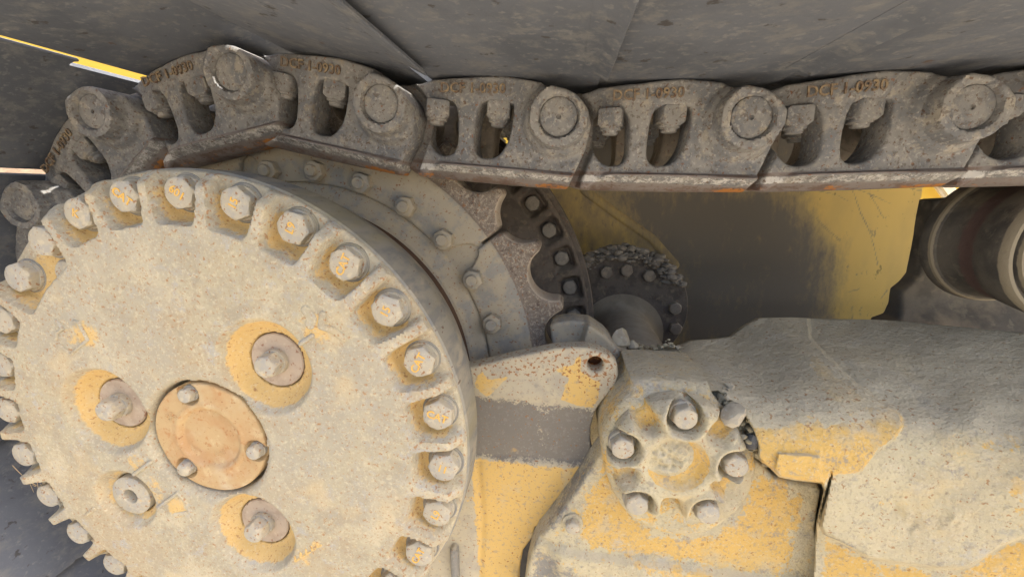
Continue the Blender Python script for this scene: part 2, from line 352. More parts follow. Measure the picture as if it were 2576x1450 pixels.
def hubM(X, Z):
    r, th, s = hub_parts(X, Z); pk = ss((s+.002)/.009); y = ss((s+.003)/.005)*(.64-.42*ss((r-.276)/.014))
    for cx, cz in PLN: y = np.maximum(y, .95*ss((.0545-np.hypot(X-cx, Z-cz))/.010))
    y = np.maximum(y, .52*ss((.041-np.hypot(X-PLUG[0], Z-PLUG[1]))/.008))
    for u, v, rr, k in ((215, 840, .030, .55), (180, 845, .02, .5), (800, 830, .03, .52), (770, 812, .02, .45), (345, 1165, .022, .5), (390, 1235, .03, .5), (445, 1275, .024, .62), (400, 1210, .03, .4), (770, 1395, .03, .42), (800, 1370, .02, .4), (740, 1240, .02, .3)):
        x, z = U(u, v, FACE)[[0, 2]]; y = np.maximum(y, k*ss((rr-np.hypot(X-x, Z-z))/rr*1.4))
    y = np.maximum(y, .15+.12*np.exp(-((X-U(900, 1200, FACE)[0])**2+(Z-U(900, 1200, FACE)[2])**2)/.07**2))
    gq = .42*ss((r-.215)/.03)*(1-pk)*ss((np.cos(np.radians(th-40))+.5)/1.2)
    gq = np.maximum(gq, .3*ss((r-.27)/.02)*(1-pk))
    return np.stack([y, gq, .15+.45*ss((r-.23)/.03)*(1-pk)], -1)
hub = thing('final_drive_hub', 'large round dusty tan drive hub with ring of hex bolts around its face', 'drive hub', (HX, DH, HZ))
def hp(name, me, parent=hub, absolute=True):      # absolute mesh coordinates -> child of the hub
    o = obj(name, me, parent); o.location = (-HX, -DH, -HZ) if absolute else (0, 0, 0); return o
hp('face_plate', cast('face_plate', (HX-.302, HX+.302, HZ-.302, HZ+.302), .0021, lambda X, Z: circ(X, Z, HX, HZ, .2985), hubD, .398, .003, m_hub, hubM, 55))
hp('rim', lathe('rim', [(.285, .391), (.2975, .3915), (.3005, .395), (.3005, .436), (.2985, .446), (.292, .468), (.290, .476), (.281, .505), (.272, .53), (.2635, .5445), (.255, .547), (.2, .548)], HX, HZ, 160, m_rim, 30))
hp('seal_ring', lathe('seal_ring', [(.2, .546), (.259, .5465), (.2625, .552), (.2625, .575)], HX, HZ, 160, m_seal))
LET = {98.: 'CAT', 85.: '601', 71.5: '15', 58.4: 'L9', 45.7: 'CAT', 33.2: '15', 20.5: 'CAT', 7.9: 'CAT', -5.: '11', -17.5: 'L9', -30.3: 'CAT', 111.3: 'K'}
tm = {s: text_mesh(s, .0118, .0004, m_yel, .0002) for s in set(LET.values())}
bm_ = hexbolt('hub_bolt', .0305, .0105, m_bolt, .0018, wr=.0178)
wm_ = lathe('washer', [(.0120, .0137), (.0196, .0135), (.0205, .0146), (.0205, .022)], 0, 0, 40, m_rim)
for i in range(NB):
    aa = BA-i*STEP; x, z = pol(.2758, aa); rt = random.uniform(0, 60)
    b = obj('hub_bolt', bm_, hub, (x-HX, random.uniform(-.001, .001), z-HZ)); b.rotation_euler = (0, R(rt), 0)
    obj('washer', wm_, b)
    an = (aa+180) % 360-180
    k = min(LET, key=lambda q: abs((q-an+180) % 360-180))
    if abs((k-an+180) % 360-180) < 3:
        l = obj('lettering', tm[LET[k]], b, (0, -.0006, 0)); l.rotation_euler = (0, R(random.choice((40, 75, -60, 20)))-R(rt), 0)
# little plug in the pocket that has no rib
px, _, pz = U(163, 686, .384); hp('pocket_plug', lathe('pocket_plug', [(0, .3835), (.0125, .384), (.0155, .387), (.017, .396)], px, pz, 40, m_bolt))
# centre cover
def covM(X, Z):
    r = np.hypot(X-HX, Z-HZ); return np.stack([0*r, .42*np.exp(-((r-.0385)/.0035)**2)+.2*ss((r-.062)/.007), 0*r], -1)
CB = [pol(.0745, q) for q in (125.5, 5.5, -114.5)]
CB = []
for u, v in ((465, 995), (637, 1138), (463, 1180)):
    x, _, z = U(u, v, .368); CB.append((x, z))
def covD(X, Z):
    r = np.hypot(X-HX, Z-HZ); d = .3717+.0035*ss((.0395-r)/.005)-.001*np.exp(-((r-.042)/.003)**2)
    for x, z in CB: d = d+.007*ss((.0138-np.hypot(X-x, Z-z))/.002)
    return d+(vnoise(X, Z, 60, 8)-.5)*.0008
def covS(X, Z): return circ(X, Z, HX, HZ, .0692)
cov = hp('centre_cover', cast('centre_cover', (HX-.075, HX+.075, HZ-.075, HZ+.075), .0011, covS, covD, .392, .002, m_cover, covM, 50))
cb_ = hexbolt('cover_bolt', .0155, .009, m_bolt, .002, wr=.0098)
for i, (x, z) in enumerate(CB):
    o = obj('cover_bolt', cb_, cov, (x, .3655, z)); o.rotation_euler = (0, random.uniform(0, 1), 0)
for s, u, v, rot, sz in (('396', 492, 1128, -28, .0095), ('668', 553, 1138, 14, .0100), ('CR', 437, 1043, 35, .0105)):
    x, _, z = U(u, v, .375); l = obj('lettering', text_mesh(s, sz, .0007, m_cover, .0001), cov, (x, .3755 if s != 'CR' else .3712, z)); l.rotation_euler = (0, R(-rot), 0)
disc = lathe('planet_retainer', [(0, .0135), (.024, .0135), (.0300, .0137), (.0312, .0150), (.0312, .030)], 0, 0, 64, m_disc)
pb_ = hexbolt('retainer_bolt', .0230, .0150, m_bolt, .003, wr=.0145)
for i, (cx, cz) in enumerate(PLN):
    o = obj('planet_retainer', disc, hub, (cx-HX, 0, cz-HZ))
    q = obj('retainer_bolt', pb_, o, (0, -.0075, 0)); q.rotation_euler = (0, .4+i*.3, 0)
pl = obj('drain_plug', lathe('drain_plug', [(0, .014), (.0085, .014), (.0095, -.001), (.0105, -.002), (.0238, -.002), (.0260, -.0003), (.0260, .02)], 0, 0, 48, m_bolt), hub, (PLUG[0]-HX, 0, PLUG[1]-HZ))
# raised cast marks on the face
def ridge(pts, wdt, h, name='cast_mark', parent=hub, d=FACE, mat=m_hub, mk=(.1, .4, .2)):
    P = PX(pts, d); A = np.array(P); lo, hi = A.min(0)-wdt*2, A.max(0)+wdt*2
    me = cast(name, (lo[0], hi[0], lo[1], hi[1]), .0012, lambda X, Z: wdt/2-dist_line(X, Z, P), lambda X, Z: np.full(np.shape(X), d-h*1.0), d+.003, min(h*.95, wdt*.45), mat,
              lambda X, Z: np.tile(np.array(mk), (len(X), 1)))
    return hp(name, me) if parent is hub else obj(name, me, parent)
ridge([(186, 807), (199, 810), (222, 853), (180, 890), (142, 857), (145, 836), (160, 826), (143, 806)], .0035, .0022)
ridge([(340, 1190), (380, 1160)], .0055, .003); ridge([(402, 1272), (447, 1238)], .005, .003)
ridge([(447, 1238), (470, 1262), (478, 1285)], .004, .0018); ridge([(442, 1292), (468, 1288), (480, 1308)], .006, .0018)
ridge([(216, 1295), (238, 1278)], .0055, .002)
ridge([(757, 863), (786, 843)], .0055, .003); ridge([(770, 780), (785, 800), (780, 815)], .011, .0015)
ridge([(812, 790), (808, 820), (840, 830), (864, 850)], .008, .0015)
for k in range(5):
    u, v = 745+k*14, 1405-k*9; ridge([(u-4, v-6), (u-2, v+5), (u+6, v)], .0028, .001, mk=(.9, 0, 0))
# ------------------------------------------------------------------ sprocket
spr = thing('sprocket', 'bolt-on toothed sprocket ring behind the big hub, pitted brown teeth', 'sprocket', (HX, .59, HZ))
def sp(name, me, parent=spr): o = obj(name, me, parent); o.location = (-HX, -.59, -HZ) if parent is spr else (0, 0, 0); return o
def carM(V):
    r = np.hypot(V[:, 0]-HX, V[:, 2]-HZ); return np.stack([.45*ss((r-.27)/.02)*(r < .33), 0*r, 0*r], -1)
sp('carrier', lathe('carrier', [(.2, .57), (.262, .570), (.2665, .5705), (.269, .573), (.276, .5775), (.284, .5800), (.288, .5835), (.291, .5865), (.336, .5875), (.345, .590), (.345, .64), (.2, .65)], HX, HZ, 160, m_spk, 30, carM))
TIP0 = 27.3; TS = 360/27
def seg_mesh(a0, a1):
    am, hw = (a0+a1)/2, (a1-a0)/2
    def S(X, Z):
        r = np.hypot(X-HX, Z-HZ); th = np.degrees(np.arctan2(Z-HZ, X-HX)); ph = (th-am+180) % 360-180
        end = np.radians(hw-np.abs(ph))*r-.0022
        rin = .2905+.044*ss((.030-end)/.026)
        s = smin(smin(r-rin, .4165-r, .012), end, .004)
        f = (th-TIP0-TS/2) % TS; f = np.where(f > TS/2, f-TS, f)       # angle to nearest valley
        vx, vz = r*np.cos(np.radians(f))-.4175, r*np.sin(np.radians(f))
        return smin(s, np.hypot(vx, vz*.96)-.0385, .010)
    def D(X, Z):
        r = np.hypot(X-HX, Z-HZ); k = ss((r-.3555)/.006)
        return .5800+.0105*k+.004*ss((r-.33)/.03)*(1-k)+(vnoise(X, Z, 90, 2)-.5)*.003*k+(vnoise(X, Z, 40, 6)-.5)*.0012
    def M(X, Z):
        r = np.hypot(X-HX, Z-HZ); k = ss((r-.3555)/.005); th = np.degrees(np.arctan2(Z-HZ, X-HX))
        f = (th-TIP0-TS/2) % TS; f = np.where(f > TS/2, f-TS, f)
        vd = np.hypot(r*np.cos(np.radians(f))-.4175, r*np.sin(np.radians(f))*.96)-.0385
        return np.stack([0*r, k, ss((.0035-vd)/.003)*k], -1)
    t = np.radians(np.linspace(a0, a1, 60)); xs, zs = np.r_[HX+.28*np.cos(t), HX+.42*np.cos(t)], np.r_[HZ+.28*np.sin(t), HZ+.42*np.sin(t)]
    return cast('segment', (xs.min()-.004, xs.max()+.004, zs.min()-.004, zs.max()+.004), .0026, S, D, .635, .004, m_spk, M, 50)
nut_ = hexbolt('segment_nut', .0265, .016, m_spk, .002, wr=.0168)
stud = lathe('stud_end', [(0, -.0055), (.0075, -.0055), (.0085, -.004), (.0085, .003)], 0, 0, 28, m_spk)
for a0, a1, n in ((34.2, 100.8, 5), (-32.4, 34.2, 5), (100.8, 167.4, 5), (167.4, 234, 5), (234, 300.6, 5), (300.6, 327.6, 2)):
    sg = sp('segment', seg_mesh(a0, a1))
    for i in range(n):
        aa = a0+6.85+i*TS if n == 5 else a0+6.85+i*TS
        x, z = pol(.3083, aa); q = obj('segment_nut', nut_, sg, (x, .5655, z)); q.rotation_euler = (0, random.uniform(0, 1), 0)
        if 0 < aa < 110: obj('stud_end', stud, spr, (x-HX, .5655-.59, z-HZ))
for s, u, v, rt in (('DC', 1262, 728, -62), ('LE', 1293, 838, -78), ('006631', 1160, 433, 25)):
    x, _, z = U(u, v, .585); l = obj('lettering', text_mesh(s, .020 if s != '006631' else .014, .0009, m_spk, .0002), spr, (x-HX, .5845-.59, z-HZ)); l.rotation_euler = (0, R(-rt), 0)
# ------------------------------------------------------------------ track chain
DL = .505
PINS_PX = [(85, 515), (258, 285), (600, 188), (968, 266), (1405, 298), (1878, 300), (2418, 275)]
PIN = [U(u, v, DL)[[0, 2]] for u, v in PINS_PX]
P_ = .207
r0 = np.hypot(*(PIN[0]-[HX, HZ])); a0 = math.degrees(math.atan2(PIN[0][1]-HZ, PIN[0][0]-HX))
pre = [np.array([HX+.434*math.cos(R(a0+27.2*k)), HZ+.434*math.sin(R(a0+27.2*k))]) for k in (4, 3, 2, 1)]
dr = PIN[-1]-PIN[-2]; dr = dr/np.hypot(*dr); post = [PIN[-1]+dr*P_*k for k in range(1, 7)]
CH = pre+PIN+post
z3 = lambda x, y: (1287.5+x/3.0027, y/3.0027)
A0, B0 = U(1405, 298, DL)[[0, 2]], U(1878, 300, DL)[[0, 2]]
e1 = (B0-A0)/np.hypot(*(B0-A0)); e2 = np.array([-e1[1], e1[0]]); sc = P_/np.hypot(*(B0-A0))
def LC(pts): return [tuple(np.array([(U(*z3(x, y), DL)[[0, 2]]-B0) @ e1, (U(*z3(x, y), DL)[[0, 2]]-B0) @ e2])*sc) for x, y in pts]
OUT = LC([(560, 668), (690, 625), (1000, 605), (1180, 585), (1330, 575), (1500, 588), (1640, 605), (1668, 640), (1700, 668), (1770, 675), (1850, 690), (1920, 720), (1980, 780), (2030, 860), (2042, 930), (2020, 1020), (2000, 1110), (1920, 1260), (1860, 1380), (1825, 1446), (1740, 1446), (1200, 1442), (610, 1428), (480, 1400), (330, 1310), (230, 1200), (150, 1050), (130, 915), (170, 780), (250, 690), (350, 650), (450, 650)])
W1 = chaikin(LC([(652, 800), (640, 1000), (638, 1130), (680, 1205), (740, 1240), (800, 1245), (865, 1222), (900, 1160), (912, 1080), (914, 880), (880, 810), (840, 790)]), 1)
W2 = chaikin(LC([(1085, 860), (1062, 950), (1042, 1100), (1042, 1190), (1080, 1240), (1160, 1246), (1240, 1225), (1305, 1150), (1350, 1060), (1375, 950), (1392, 850), (1390, 775), (1130, 775)]), 1)
RT = LC([(748, 1288), (1775, 1316)]); RE = LC([(748, 1288), (600, 1415)])
def rline(X): return RT[0][1]+(X-RT[0][0])*(RT[1][1]-RT[0][1])/(RT[1][0]-RT[0][0])
def linkS(X, Z): return smin(smin(sd_poly(X, Z, OUT), -sd_poly(X, Z, W1), .006), -sd_poly(X, Z, W2), .006)
def linkD(X, Z):
    rp = np.hypot(X, Z); y = np.full(np.shape(X), .012)
    y -= .010*ss((.0455-rp)/.0090)+.019*ss((.0352-rp)/.0026); y += .009*ss((.0228-rp)/.0012)
    lap = ss((sd_poly(X+P_, Z, OUT)+.0125)/.006); y += .021*lap+.015*ss((-.52*P_-X)/(.34*P_))
    dz = rline(X)-Z; lft = ss((X-(RE[0][0]-(RE[0][0]-RE[1][0])*np.clip(dz/.02, 0, 1))+.004)/.008)
    y += lft*(1-lap)*(-.0070*ss(dz/.0020)+.026*np.clip((dz-.0045)/.016, 0, 1.3))
    # shallow seats round the two windows, hollow between rail and eye
    y += .004*ss((.012-np.abs(sd_poly(X, Z, W1)))/.008)*(1-lap)*ss((Z+.03)/.02)*0
    y += .004*ss((.058-rp)/.02)*ss((rp-.040)/.01)*ss(-Z/.02)
    return y+(vnoise(X, Z, 70, 4)-.5)*.0011+(vnoise(X, Z, 25, 9)-.5)*.0016
def linkM(X, Z):
    dz = rline(X)-Z; lap = ss((sd_poly(X+P_, Z, OUT)+.0125)/.006)
    mid = ss((dz-.0025)/.002)*ss((.0150-dz)/.004); rail = ss((dz+.003)/.004)*(1-.62*mid); wh = ss((dz+.003)/.004)*(.55+.5*np.exp(-((X+P_*.93)/.03)**2))*ss((dz-.002)/.003)*ss((.0145-dz)/.004)
    orr = ss((dz-.011)/.006)*(.50+.35*np.exp(-((X+P_*.95)/.02)**2)+.35*np.exp(-((X-.0)/.03)**2))
    return np.stack([orr*(1-lap), np.clip(rail*.85+lap*.45, 0, 1), wh*(1-lap)], -1)
x0, x1 = min(q[0] for q in OUT)-.004, max(q[0] for q in OUT)+.004; z0, z1 = min(q[1] for q in OUT)-.004, max(q[1] for q in OUT)+.004
LB = cast('link_body', (x0, x1, z0, z1), .0021, linkS, linkD, .056, .0032, m_link, linkM, 50)
IB = cast('inner_link', (x0, x1, z0, z1), .005, linkS, lambda X, Z: np.full(np.shape(X), .150), .205, .004, m_dark, None, 50, True)
PM = lathe('pin', [(0, -.009), (.0022, -.009), (.0028, -.0118), (.018, -.0122), (.0206, -.0113), (.0217, -.0092), (.0217, .05)], 0, 0, 48, m_link)
PM2 = lathe('pin', [(0, -.0118), (.018, -.0122), (.0206, -.0113), (.0217, -.0092), (.0217, .05)], 0, 0, 48, m_link)
BU = lathe('bushing', [(.020, .052), (.030, .052), (.031, .054), (.031, .148), (.030, .15), (.02, .15)], 0, 0, 40, m_dark)
TX = text_mesh('DCF 1-0930', .0158, .0010, m_letter, .00025)
def nut_block(wd, ht, dp):
    ch = .0045; prof = [(-wd/2+ch*.5, ht/2), (wd/2-ch*.5, ht/2), (wd/2, ht/2-ch*.5), (wd/2, -ht/2+ch), (wd/2-ch*1.3, -ht/2), (-wd/2+ch*1.3, -ht/2), (-wd/2, -ht/2+ch), (-wd/2, ht/2-ch*.5)]
    # rounded front corners: three stacked sections
    V, F = [], []; m = len(prof)
    for y, s in ((0, .90), (.0015, .97), (.004, 1), (dp, 1)): V += [(x*s, y, z*s) for x, z in prof]
    for k in range(3):
        for i in range(m):
            j = (i+1) % m; F.append((k*m+i, k*m+j, (k+1)*m+j, (k+1)*m+i))
    F.append(tuple(range(m))[::-1]); return V, F
V, F = nut_block(.0285, .0225, .030); NB_ = mesh('shoe_nut', V, F, m_link, 35)
def tip_mesh():
    V, F = [], []; seg = 24
    prof = [(.0125, .003), (.0125, 0), (.0095, -.0012), (.0092, -.0045), (.0075, -.0056), (0.0001, -.0058)]
    for r, z in prof: V += [(r*math.cos(2*math.pi*i/seg), .0145+r*math.sin(2*math.pi*i/seg), z) for i in range(seg)]
    for k in range(len(prof)-1):
        for i in range(seg): j = (i+1) % seg; F.append((k*seg+i, k*seg+j, (k+1)*seg+j, (k+1)*seg+i))
    return mesh('bolt_tip', V, F, m_link)
TP_ = tip_mesh(); NC = LC([(757, 872), (1258, 848)])
LINKLAB = {3: 'lowest link at the left edge, half hidden behind the hub bolts', 4: 'dark link left of the hub, its pin just above the leftmost bolts',
    5: 'steeply tilted link whose pin is second from the left edge', 6: 'link tilted upward at the crest, with the highest pin of the chain',
    7: 'link sloping down past the crest, its rail over the upper segment nuts', 8: 'link above the sprocket teeth, orange rust at its left rail end',
    9: 'level link right of the sprocket, above the grease-stained yellow panel', 10: 'widest fully visible link at right, sharpest lettering above its windows',
    11: 'link cut off by the right edge, above the dark roller', 2: 'hidden low link at the left', 1: 'hidden lowest link', 12: 'far right link'}
RIGHTS = []
for i in range(4, 12):
    A, B = CH[i-1], CH[i]; d = B-A; an = math.atan2(d[1], d[0])
    lk = thing('track_link', LINKLAB[i], 'track link', (B[0], DL, B[1]), 'links of the track chain'); lk.rotation_euler = (0, -an, 0)
    RIGHTS.append((i, B, an))
    obj('link_body', LB, lk); obj('inner_link', IB, lk); obj('bushing', BU, lk)
    p = obj('pin', PM if i in (8, 9, 10, 5) else PM2, lk); p.rotation_euler = (0, random.random()*6, 0)
    for k, (nx, nz) in enumerate(NC):
        q = obj('shoe_nut', NB_, lk, (nx+random.uniform(-.001, .001), .0125+.002*k, nz)); q.rotation_euler = (0, 0, R((-14, 9, -6, 12, 20, 4)[(i*2+k) % 6]))
        obj('bolt_tip', TP_, q, (0, 0, -.0125))
        q2 = obj('inner_nut', NB_, lk, (nx, .154, nz)); obj('bolt_tip', TP_, q2, (0, 0, -.0125))
    if i >= 5:
        (ta, tb), (tc, td) = LC([(1052, 694)])[0], LC([(1350, 655)])[0]
        l = obj('lettering', TX, lk, (ta, .0107, tb-.0005)); l.rotation_euler = (0, R(-2.5), 0)
# orange rust blooms on the rail ends
def bloom(u, v, r, sd):
    x, y, z = U(u, v, .5005)
    return x, z
# ------------------------------------------------------------------ shoes
SZ = .0445
def shoe_mesh():
    p = P_
    main = [(-.800*p, SZ+.0030), (-.77*p, SZ+.0012), (-.70*p, SZ), (.06*p, SZ), (.10*p, SZ), (.13*p, SZ+.001), (.13*p, SZ+.008), (.10*p, SZ+.012), (-.60*p, SZ+.014), (-.62*p, SZ+.06), (-.66*p, SZ+.06), (-.68*p, SZ+.015), (-.795*p, SZ+.013)]
    def lipp(e): return [(.10*p, SZ-.0003), (.148*p, SZ-.0008), (.175*p, SZ-.0028), ((.198+e)*p, SZ-.0068), ((.206+e)*p, SZ-.0072), ((.211+e)*p, SZ-.0055), ((.207+e)*p, SZ-.0028), ((.18+e*.6)*p, SZ+.0015), (.15*p, SZ+.007), (.10*p, SZ+.012)]
    V, F = prism('s', main, .262-DL, 1.12-DL, m_shoe, 1); out = [mesh('plate', V, F, m_shoe, 30)]
    V, F = prism('s', [((.198*p if abs(x-.13*p) < 1e-6 else x), z) for x, z in main], .262-DL, 1.12-DL, m_shoe, 1); wide = mesh('plate', V, F, m_shoe, 30)
    for y0, y1, e in ((.262-DL, -.022, 0), (.24, 1.12-DL, 0), (.262-DL, 1.12-DL, .13), (.262-DL, -.022, .024), (.24, 1.12-DL, .024), (.262-DL, -.022, .05), (.24, 1.12-DL, .05)):
        V, F = prism('l', lipp(e), y0, y1, m_shoe, 1); out.append(mesh('lip', V, F, m_shoe, 30))
    V, F = prism('s', [((.198*p if abs(x-.13*p) < 1e-6 else x), z-.0065*max(0, (-x/p-.66)/.14)) for x, z in main], .262-DL, 1.12-DL, m_shoe, 1); bent = mesh('plate', V, F, m_shoe, 30)
    return out, wide, bent
SM, SMW, SMB = shoe_mesh()
SHOELAB = {1: 'dark shoe at the bottom left corner, behind the hub bolts', 2: 'dark shoe at the lower left edge, beside the hub', 3: 'near-vertical dark shoe at the left edge, beside the plug pocket', 4: 'dark shoe at the left edge, below the brown strip and bright slot',
    5: 'dark shoe at the left, between the brown strip and the yellow gap', 6: 'large dark shoe at top left, right of the yellow gap', 7: 'shoe at top left of centre, between the two lit slits', 8: 'shoe at top centre, right of the rusty lip',
    9: 'shoe at top right of centre, with a straight edge lapped by its left neighbour', 10: 'shoe at the top right corner, beyond the long diagonal edge', 11: 'shoe at the right edge above the cut-off link', 12: 'shoe of the same track continuing past the right edge'}
for i in range(1, 17):
    A, B = CH[i-1], CH[i]; d = B-A; an = math.atan2(d[1], d[0])
    s = thing('track_shoe', SHOELAB.get(i, SHOELAB[12]), 'track shoe', (B[0], DL, B[1]), 'shoes of the track'); s.rotation_euler = (0, -an, 0)
    obj('plate', SMB if i == 8 else SMW if i > 8 else SM[0], s)
    for k in ((3,) if i <= 3 else (1, 2) if i <= 6 else (6, 7) if i == 7 else (4, 5)): obj('lip', SM[k], s)
# ------------------------------------------------------------------ drive housing ring behind the sprocket
hs = thing('drive_housing', 'dark bolted flange ring of the drive housing, behind the sprocket teeth', 'housing', (HX, .78, HZ))
def hh(name, me, par=hs): o = obj(name, me, par); o.location = (-HX, -.78, -HZ) if par is hs else (0, 0, 0); return o
def ringD(X, Z):
    r = np.hypot(X-HX, Z-HZ); th = np.degrees(np.arctan2(Z-HZ, X-HX)); ph = (th-27.3+4) % 8-4
    pk = smin(r*np.sin(np.radians(4))-np.abs(r*np.sin(np.radians(ph)))-.005, (.448-r)*.9, .01); pk = smin(pk, (r-.402)*1.0, .01)
    return .770+.022*ss(pk/.008)+(vnoise(X, Z, 60, 1)-.5)*.005-.02*ss((.40-r)/.05)
hh('flange', cast('flange', (HX+.1, HX+.46, HZ-.15, HZ+.46), .004, lambda X, Z: np.minimum(circ(X, Z, HX, HZ, .4535), np.minimum(X-HX-.11, Z-HZ+.14)), ringD, .80, .003, m_hous, None, 50))
hh('collar', lathe('collar', [(.44, .785), (.462, .787), (.464, .79), (.464, .86), (.44, .862)], HX, HZ, 128, m_hous))
rb = hexbolt('housing_bolt', .026, .014, m_grime, .003, wr=.014)
for k in range(-4, 3):
    x, z = pol(.424, 27.3+8*k); o = obj('housing_bolt', rb, hs, (x-HX, .779-.78, z-HZ)); o.rotation_euler = (0, k*.3, 0)
# ------------------------------------------------------------------ pivot shaft and flange
FD = .88
fx, _, fz = U(1573, 775, FD); sx, _, sz = U(1562, 838, FD)
pv = thing('pivot_shaft', 'dark greasy flange disc with bolts and a thick shaft, in the gap behind the frame', 'shaft', (fx, FD, fz))
def pp_(name, me): o = obj(name, me, pv); o.location = (-fx, -FD, -fz); return o
pp_('flange', lathe('flange', [(0, FD), (.124, FD), (.129, FD+.001), (.1305, FD+.004), (.1305, FD+.03), (.12, FD+.032)], fx, fz, 96, m_hous))
pp_('shaft', lathe('shaft', [(.090, FD-.0005), (.078, FD-.004), (.070, FD-.012), (.065, FD-.024), (.063, FD-.05), (.063, FD-.30)], sx, sz, 72, m_shaft))
fb = hexbolt('flange_bolt', .024, .014, m_dark, .003)
for u, v in ((1525.5, 686), (1577, 681), (1634, 695), (1699.5, 777), (1701, 828), (1440, 748.6), (1426, 796.5)):
    x, _, z = U(u, v, FD-.014); o = obj('flange_bolt', fb, pv, (x-fx, -.014, z-fz)); o.rotation_euler = (0, random.random(), 0)
# caked dirt over the flange (one uncountable mass)
def dirt_mesh(name, pts, n, r0, r1, seed, mat, flat=.8, sub=1):
    g = np.random.default_rng(seed); V, F = [], []
    import bmesh
    bm = bmesh.new(); bmesh.ops.create_icosphere(bm, subdivisions=sub, radius=1); bv = np.array([v.co[:] for v in bm.verts]); bf = [[v.index for v in f.verts] for f in bm.faces]; bm.free()
    pts = np.array(pts)
    for k in range(n):
        t = g.random()*(len(pts)-1); i = int(t); c = pts[i]*(1-t+i)+pts[i+1]*(t-i)
        r = g.uniform(r0, r1); c = c+g.normal(size=3)*np.array([.008, .01, .006])
        q = bv*(1+g.normal(size=(len(bv), 1))*.16)*r*np.array([1.2, 1, flat])+c
        o = len(V); V += q.tolist(); F += [[a+o for a in f] for f in bf]
    return mesh(name, V, F, mat, 60)
DP = [U(u, v, FD-.004) for u, v in ((1425, 695), (1450, 662), (1490, 647), (1530, 634), (1575, 630), (1620, 642), (1660, 662), (1700, 705))]
dm = obj('caked_dirt', dirt_mesh('caked_dirt', DP, 170, .005, .0105, 3, m_grime, .7, 2)); dm['kind'] = 'stuff'
tag(dm, 'grey dirt caked thickly over the top of the dark flange disc', 'dirt')
dm = obj('dirt_crumbs', dirt_mesh('dirt_crumbs', [q-np.array([0, .006, .004]) for q in DP], 420, .0012, .005, 5, m_grime, .7, 1)); dm['kind'] = 'stuff'
tag(dm, 'small grey crumbs sticking to the caked dirt on the flange disc', 'dirt')
# ------------------------------------------------------------------ yellow panel behind
PD = 1.04
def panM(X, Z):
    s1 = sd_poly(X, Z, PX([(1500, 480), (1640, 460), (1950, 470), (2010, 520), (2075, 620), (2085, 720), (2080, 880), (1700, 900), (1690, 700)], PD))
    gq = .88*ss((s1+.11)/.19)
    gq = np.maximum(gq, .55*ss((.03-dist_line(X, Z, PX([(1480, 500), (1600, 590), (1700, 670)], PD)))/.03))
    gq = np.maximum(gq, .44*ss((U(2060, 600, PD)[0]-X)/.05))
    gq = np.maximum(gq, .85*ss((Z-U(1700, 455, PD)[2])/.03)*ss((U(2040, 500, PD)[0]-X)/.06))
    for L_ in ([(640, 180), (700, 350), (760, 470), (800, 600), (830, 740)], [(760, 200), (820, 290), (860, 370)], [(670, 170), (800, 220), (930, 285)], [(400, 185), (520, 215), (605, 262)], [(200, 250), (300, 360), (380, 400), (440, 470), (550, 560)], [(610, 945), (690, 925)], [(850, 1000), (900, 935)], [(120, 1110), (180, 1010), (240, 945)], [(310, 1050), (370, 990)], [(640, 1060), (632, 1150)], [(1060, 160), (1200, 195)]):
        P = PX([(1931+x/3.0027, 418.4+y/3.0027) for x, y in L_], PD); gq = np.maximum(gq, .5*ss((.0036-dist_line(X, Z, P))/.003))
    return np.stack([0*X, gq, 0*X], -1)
pan = thing('body_panel', 'scratched yellow body panel with a large dark grease stain, behind the gap', 'body panel', (.5, PD, -.1))
PB = PX([(1380, 300), (2540, 290), (2540, 1000), (1380, 1000)], PD); PB = [(q[0], q[1]) for q in PB]
me = cast('panel', (PB[0][0]-.01, PB[1][0]+.03, PB[2][1]-.25, PB[0][1]+.01), .0038, lambda X, Z: sd_poly(X, Z, [(PB[0][0], PB[0][1]), (U(2352, 330, PD)[0], PB[0][1]), (U(2352, 330, PD)[0], PB[2][1]-.2), (PB[0][0], PB[2][1]-.2)]),
    lambda X, Z: PD+0*X, PD+.05, .004, m_panel, panM); o = obj('panel', me, pan); o.location = (-.5, -PD, .1)
rd = PX([(1470, 478), (1560, 545), (1640, 600), (1700, 668)], PD-.01)
me = cast('rib', (rd[0][0]-.03, rd[-1][0]+.03, rd[-1][1]-.03, rd[0][1]+.03), .004, lambda X, Z: .011-dist_line(X, Z, rd), lambda X, Z: PD-.004+0*X, PD+.01, .004, m_panel, lambda X, Z: np.tile(np.array([0, .5, 0]), (len(X), 1)))
o = obj('rib', me, pan); o.location = (-.5, -PD, .1)
bd = thing('machine_body', 'sunlit bright yellow side of the machine seen through the gaps', 'machine body', (0, 1.7, 0))
def boxm(name, x0, x1, y0, y1, z0, z1, mat, bev=.01):
    import bmesh
    bm = bmesh.new(); bmesh.ops.create_cube(bm, size=1)
    for v in bm.verts: v.co = Vector(((x0+x1)/2+v.co.x*(x1-x0), (y0+y1)/2+v.co.y*(y1-y0), (z0+z1)/2+v.co.z*(z1-z0)))
    if bev: bmesh.ops.bevel(bm, geom=bm.edges[:], offset=bev, segments=2, affect='EDGES')
    me = bpy.data.meshes.new(name); bm.to_mesh(me); bm.free(); return finish(me, mat, 40)
obj('side_wall', boxm('side_wall', -3.6, 1.9, 0, .2, .42, 1.9, m_body), bd)
obj('lower_wall', boxm('lower_wall', -.6, 3.0, .02, .2, -.6, .419, m_body), bd)
o = obj('slanted_strip', boxm('slanted_strip', 0, .045, -.03, .0, -.25, .25, MAT('pale_strip', (.75, .68, .5), [((.5, .35, .2), 'n', 20, .5, .7, .6)], .7)), bd)  # plain pale strip leaning across the body wall
q = U(2362, 482, 1.68); o.location = (q[0], 0, q[2]); o.rotation_euler = (0, R(-40), 0)
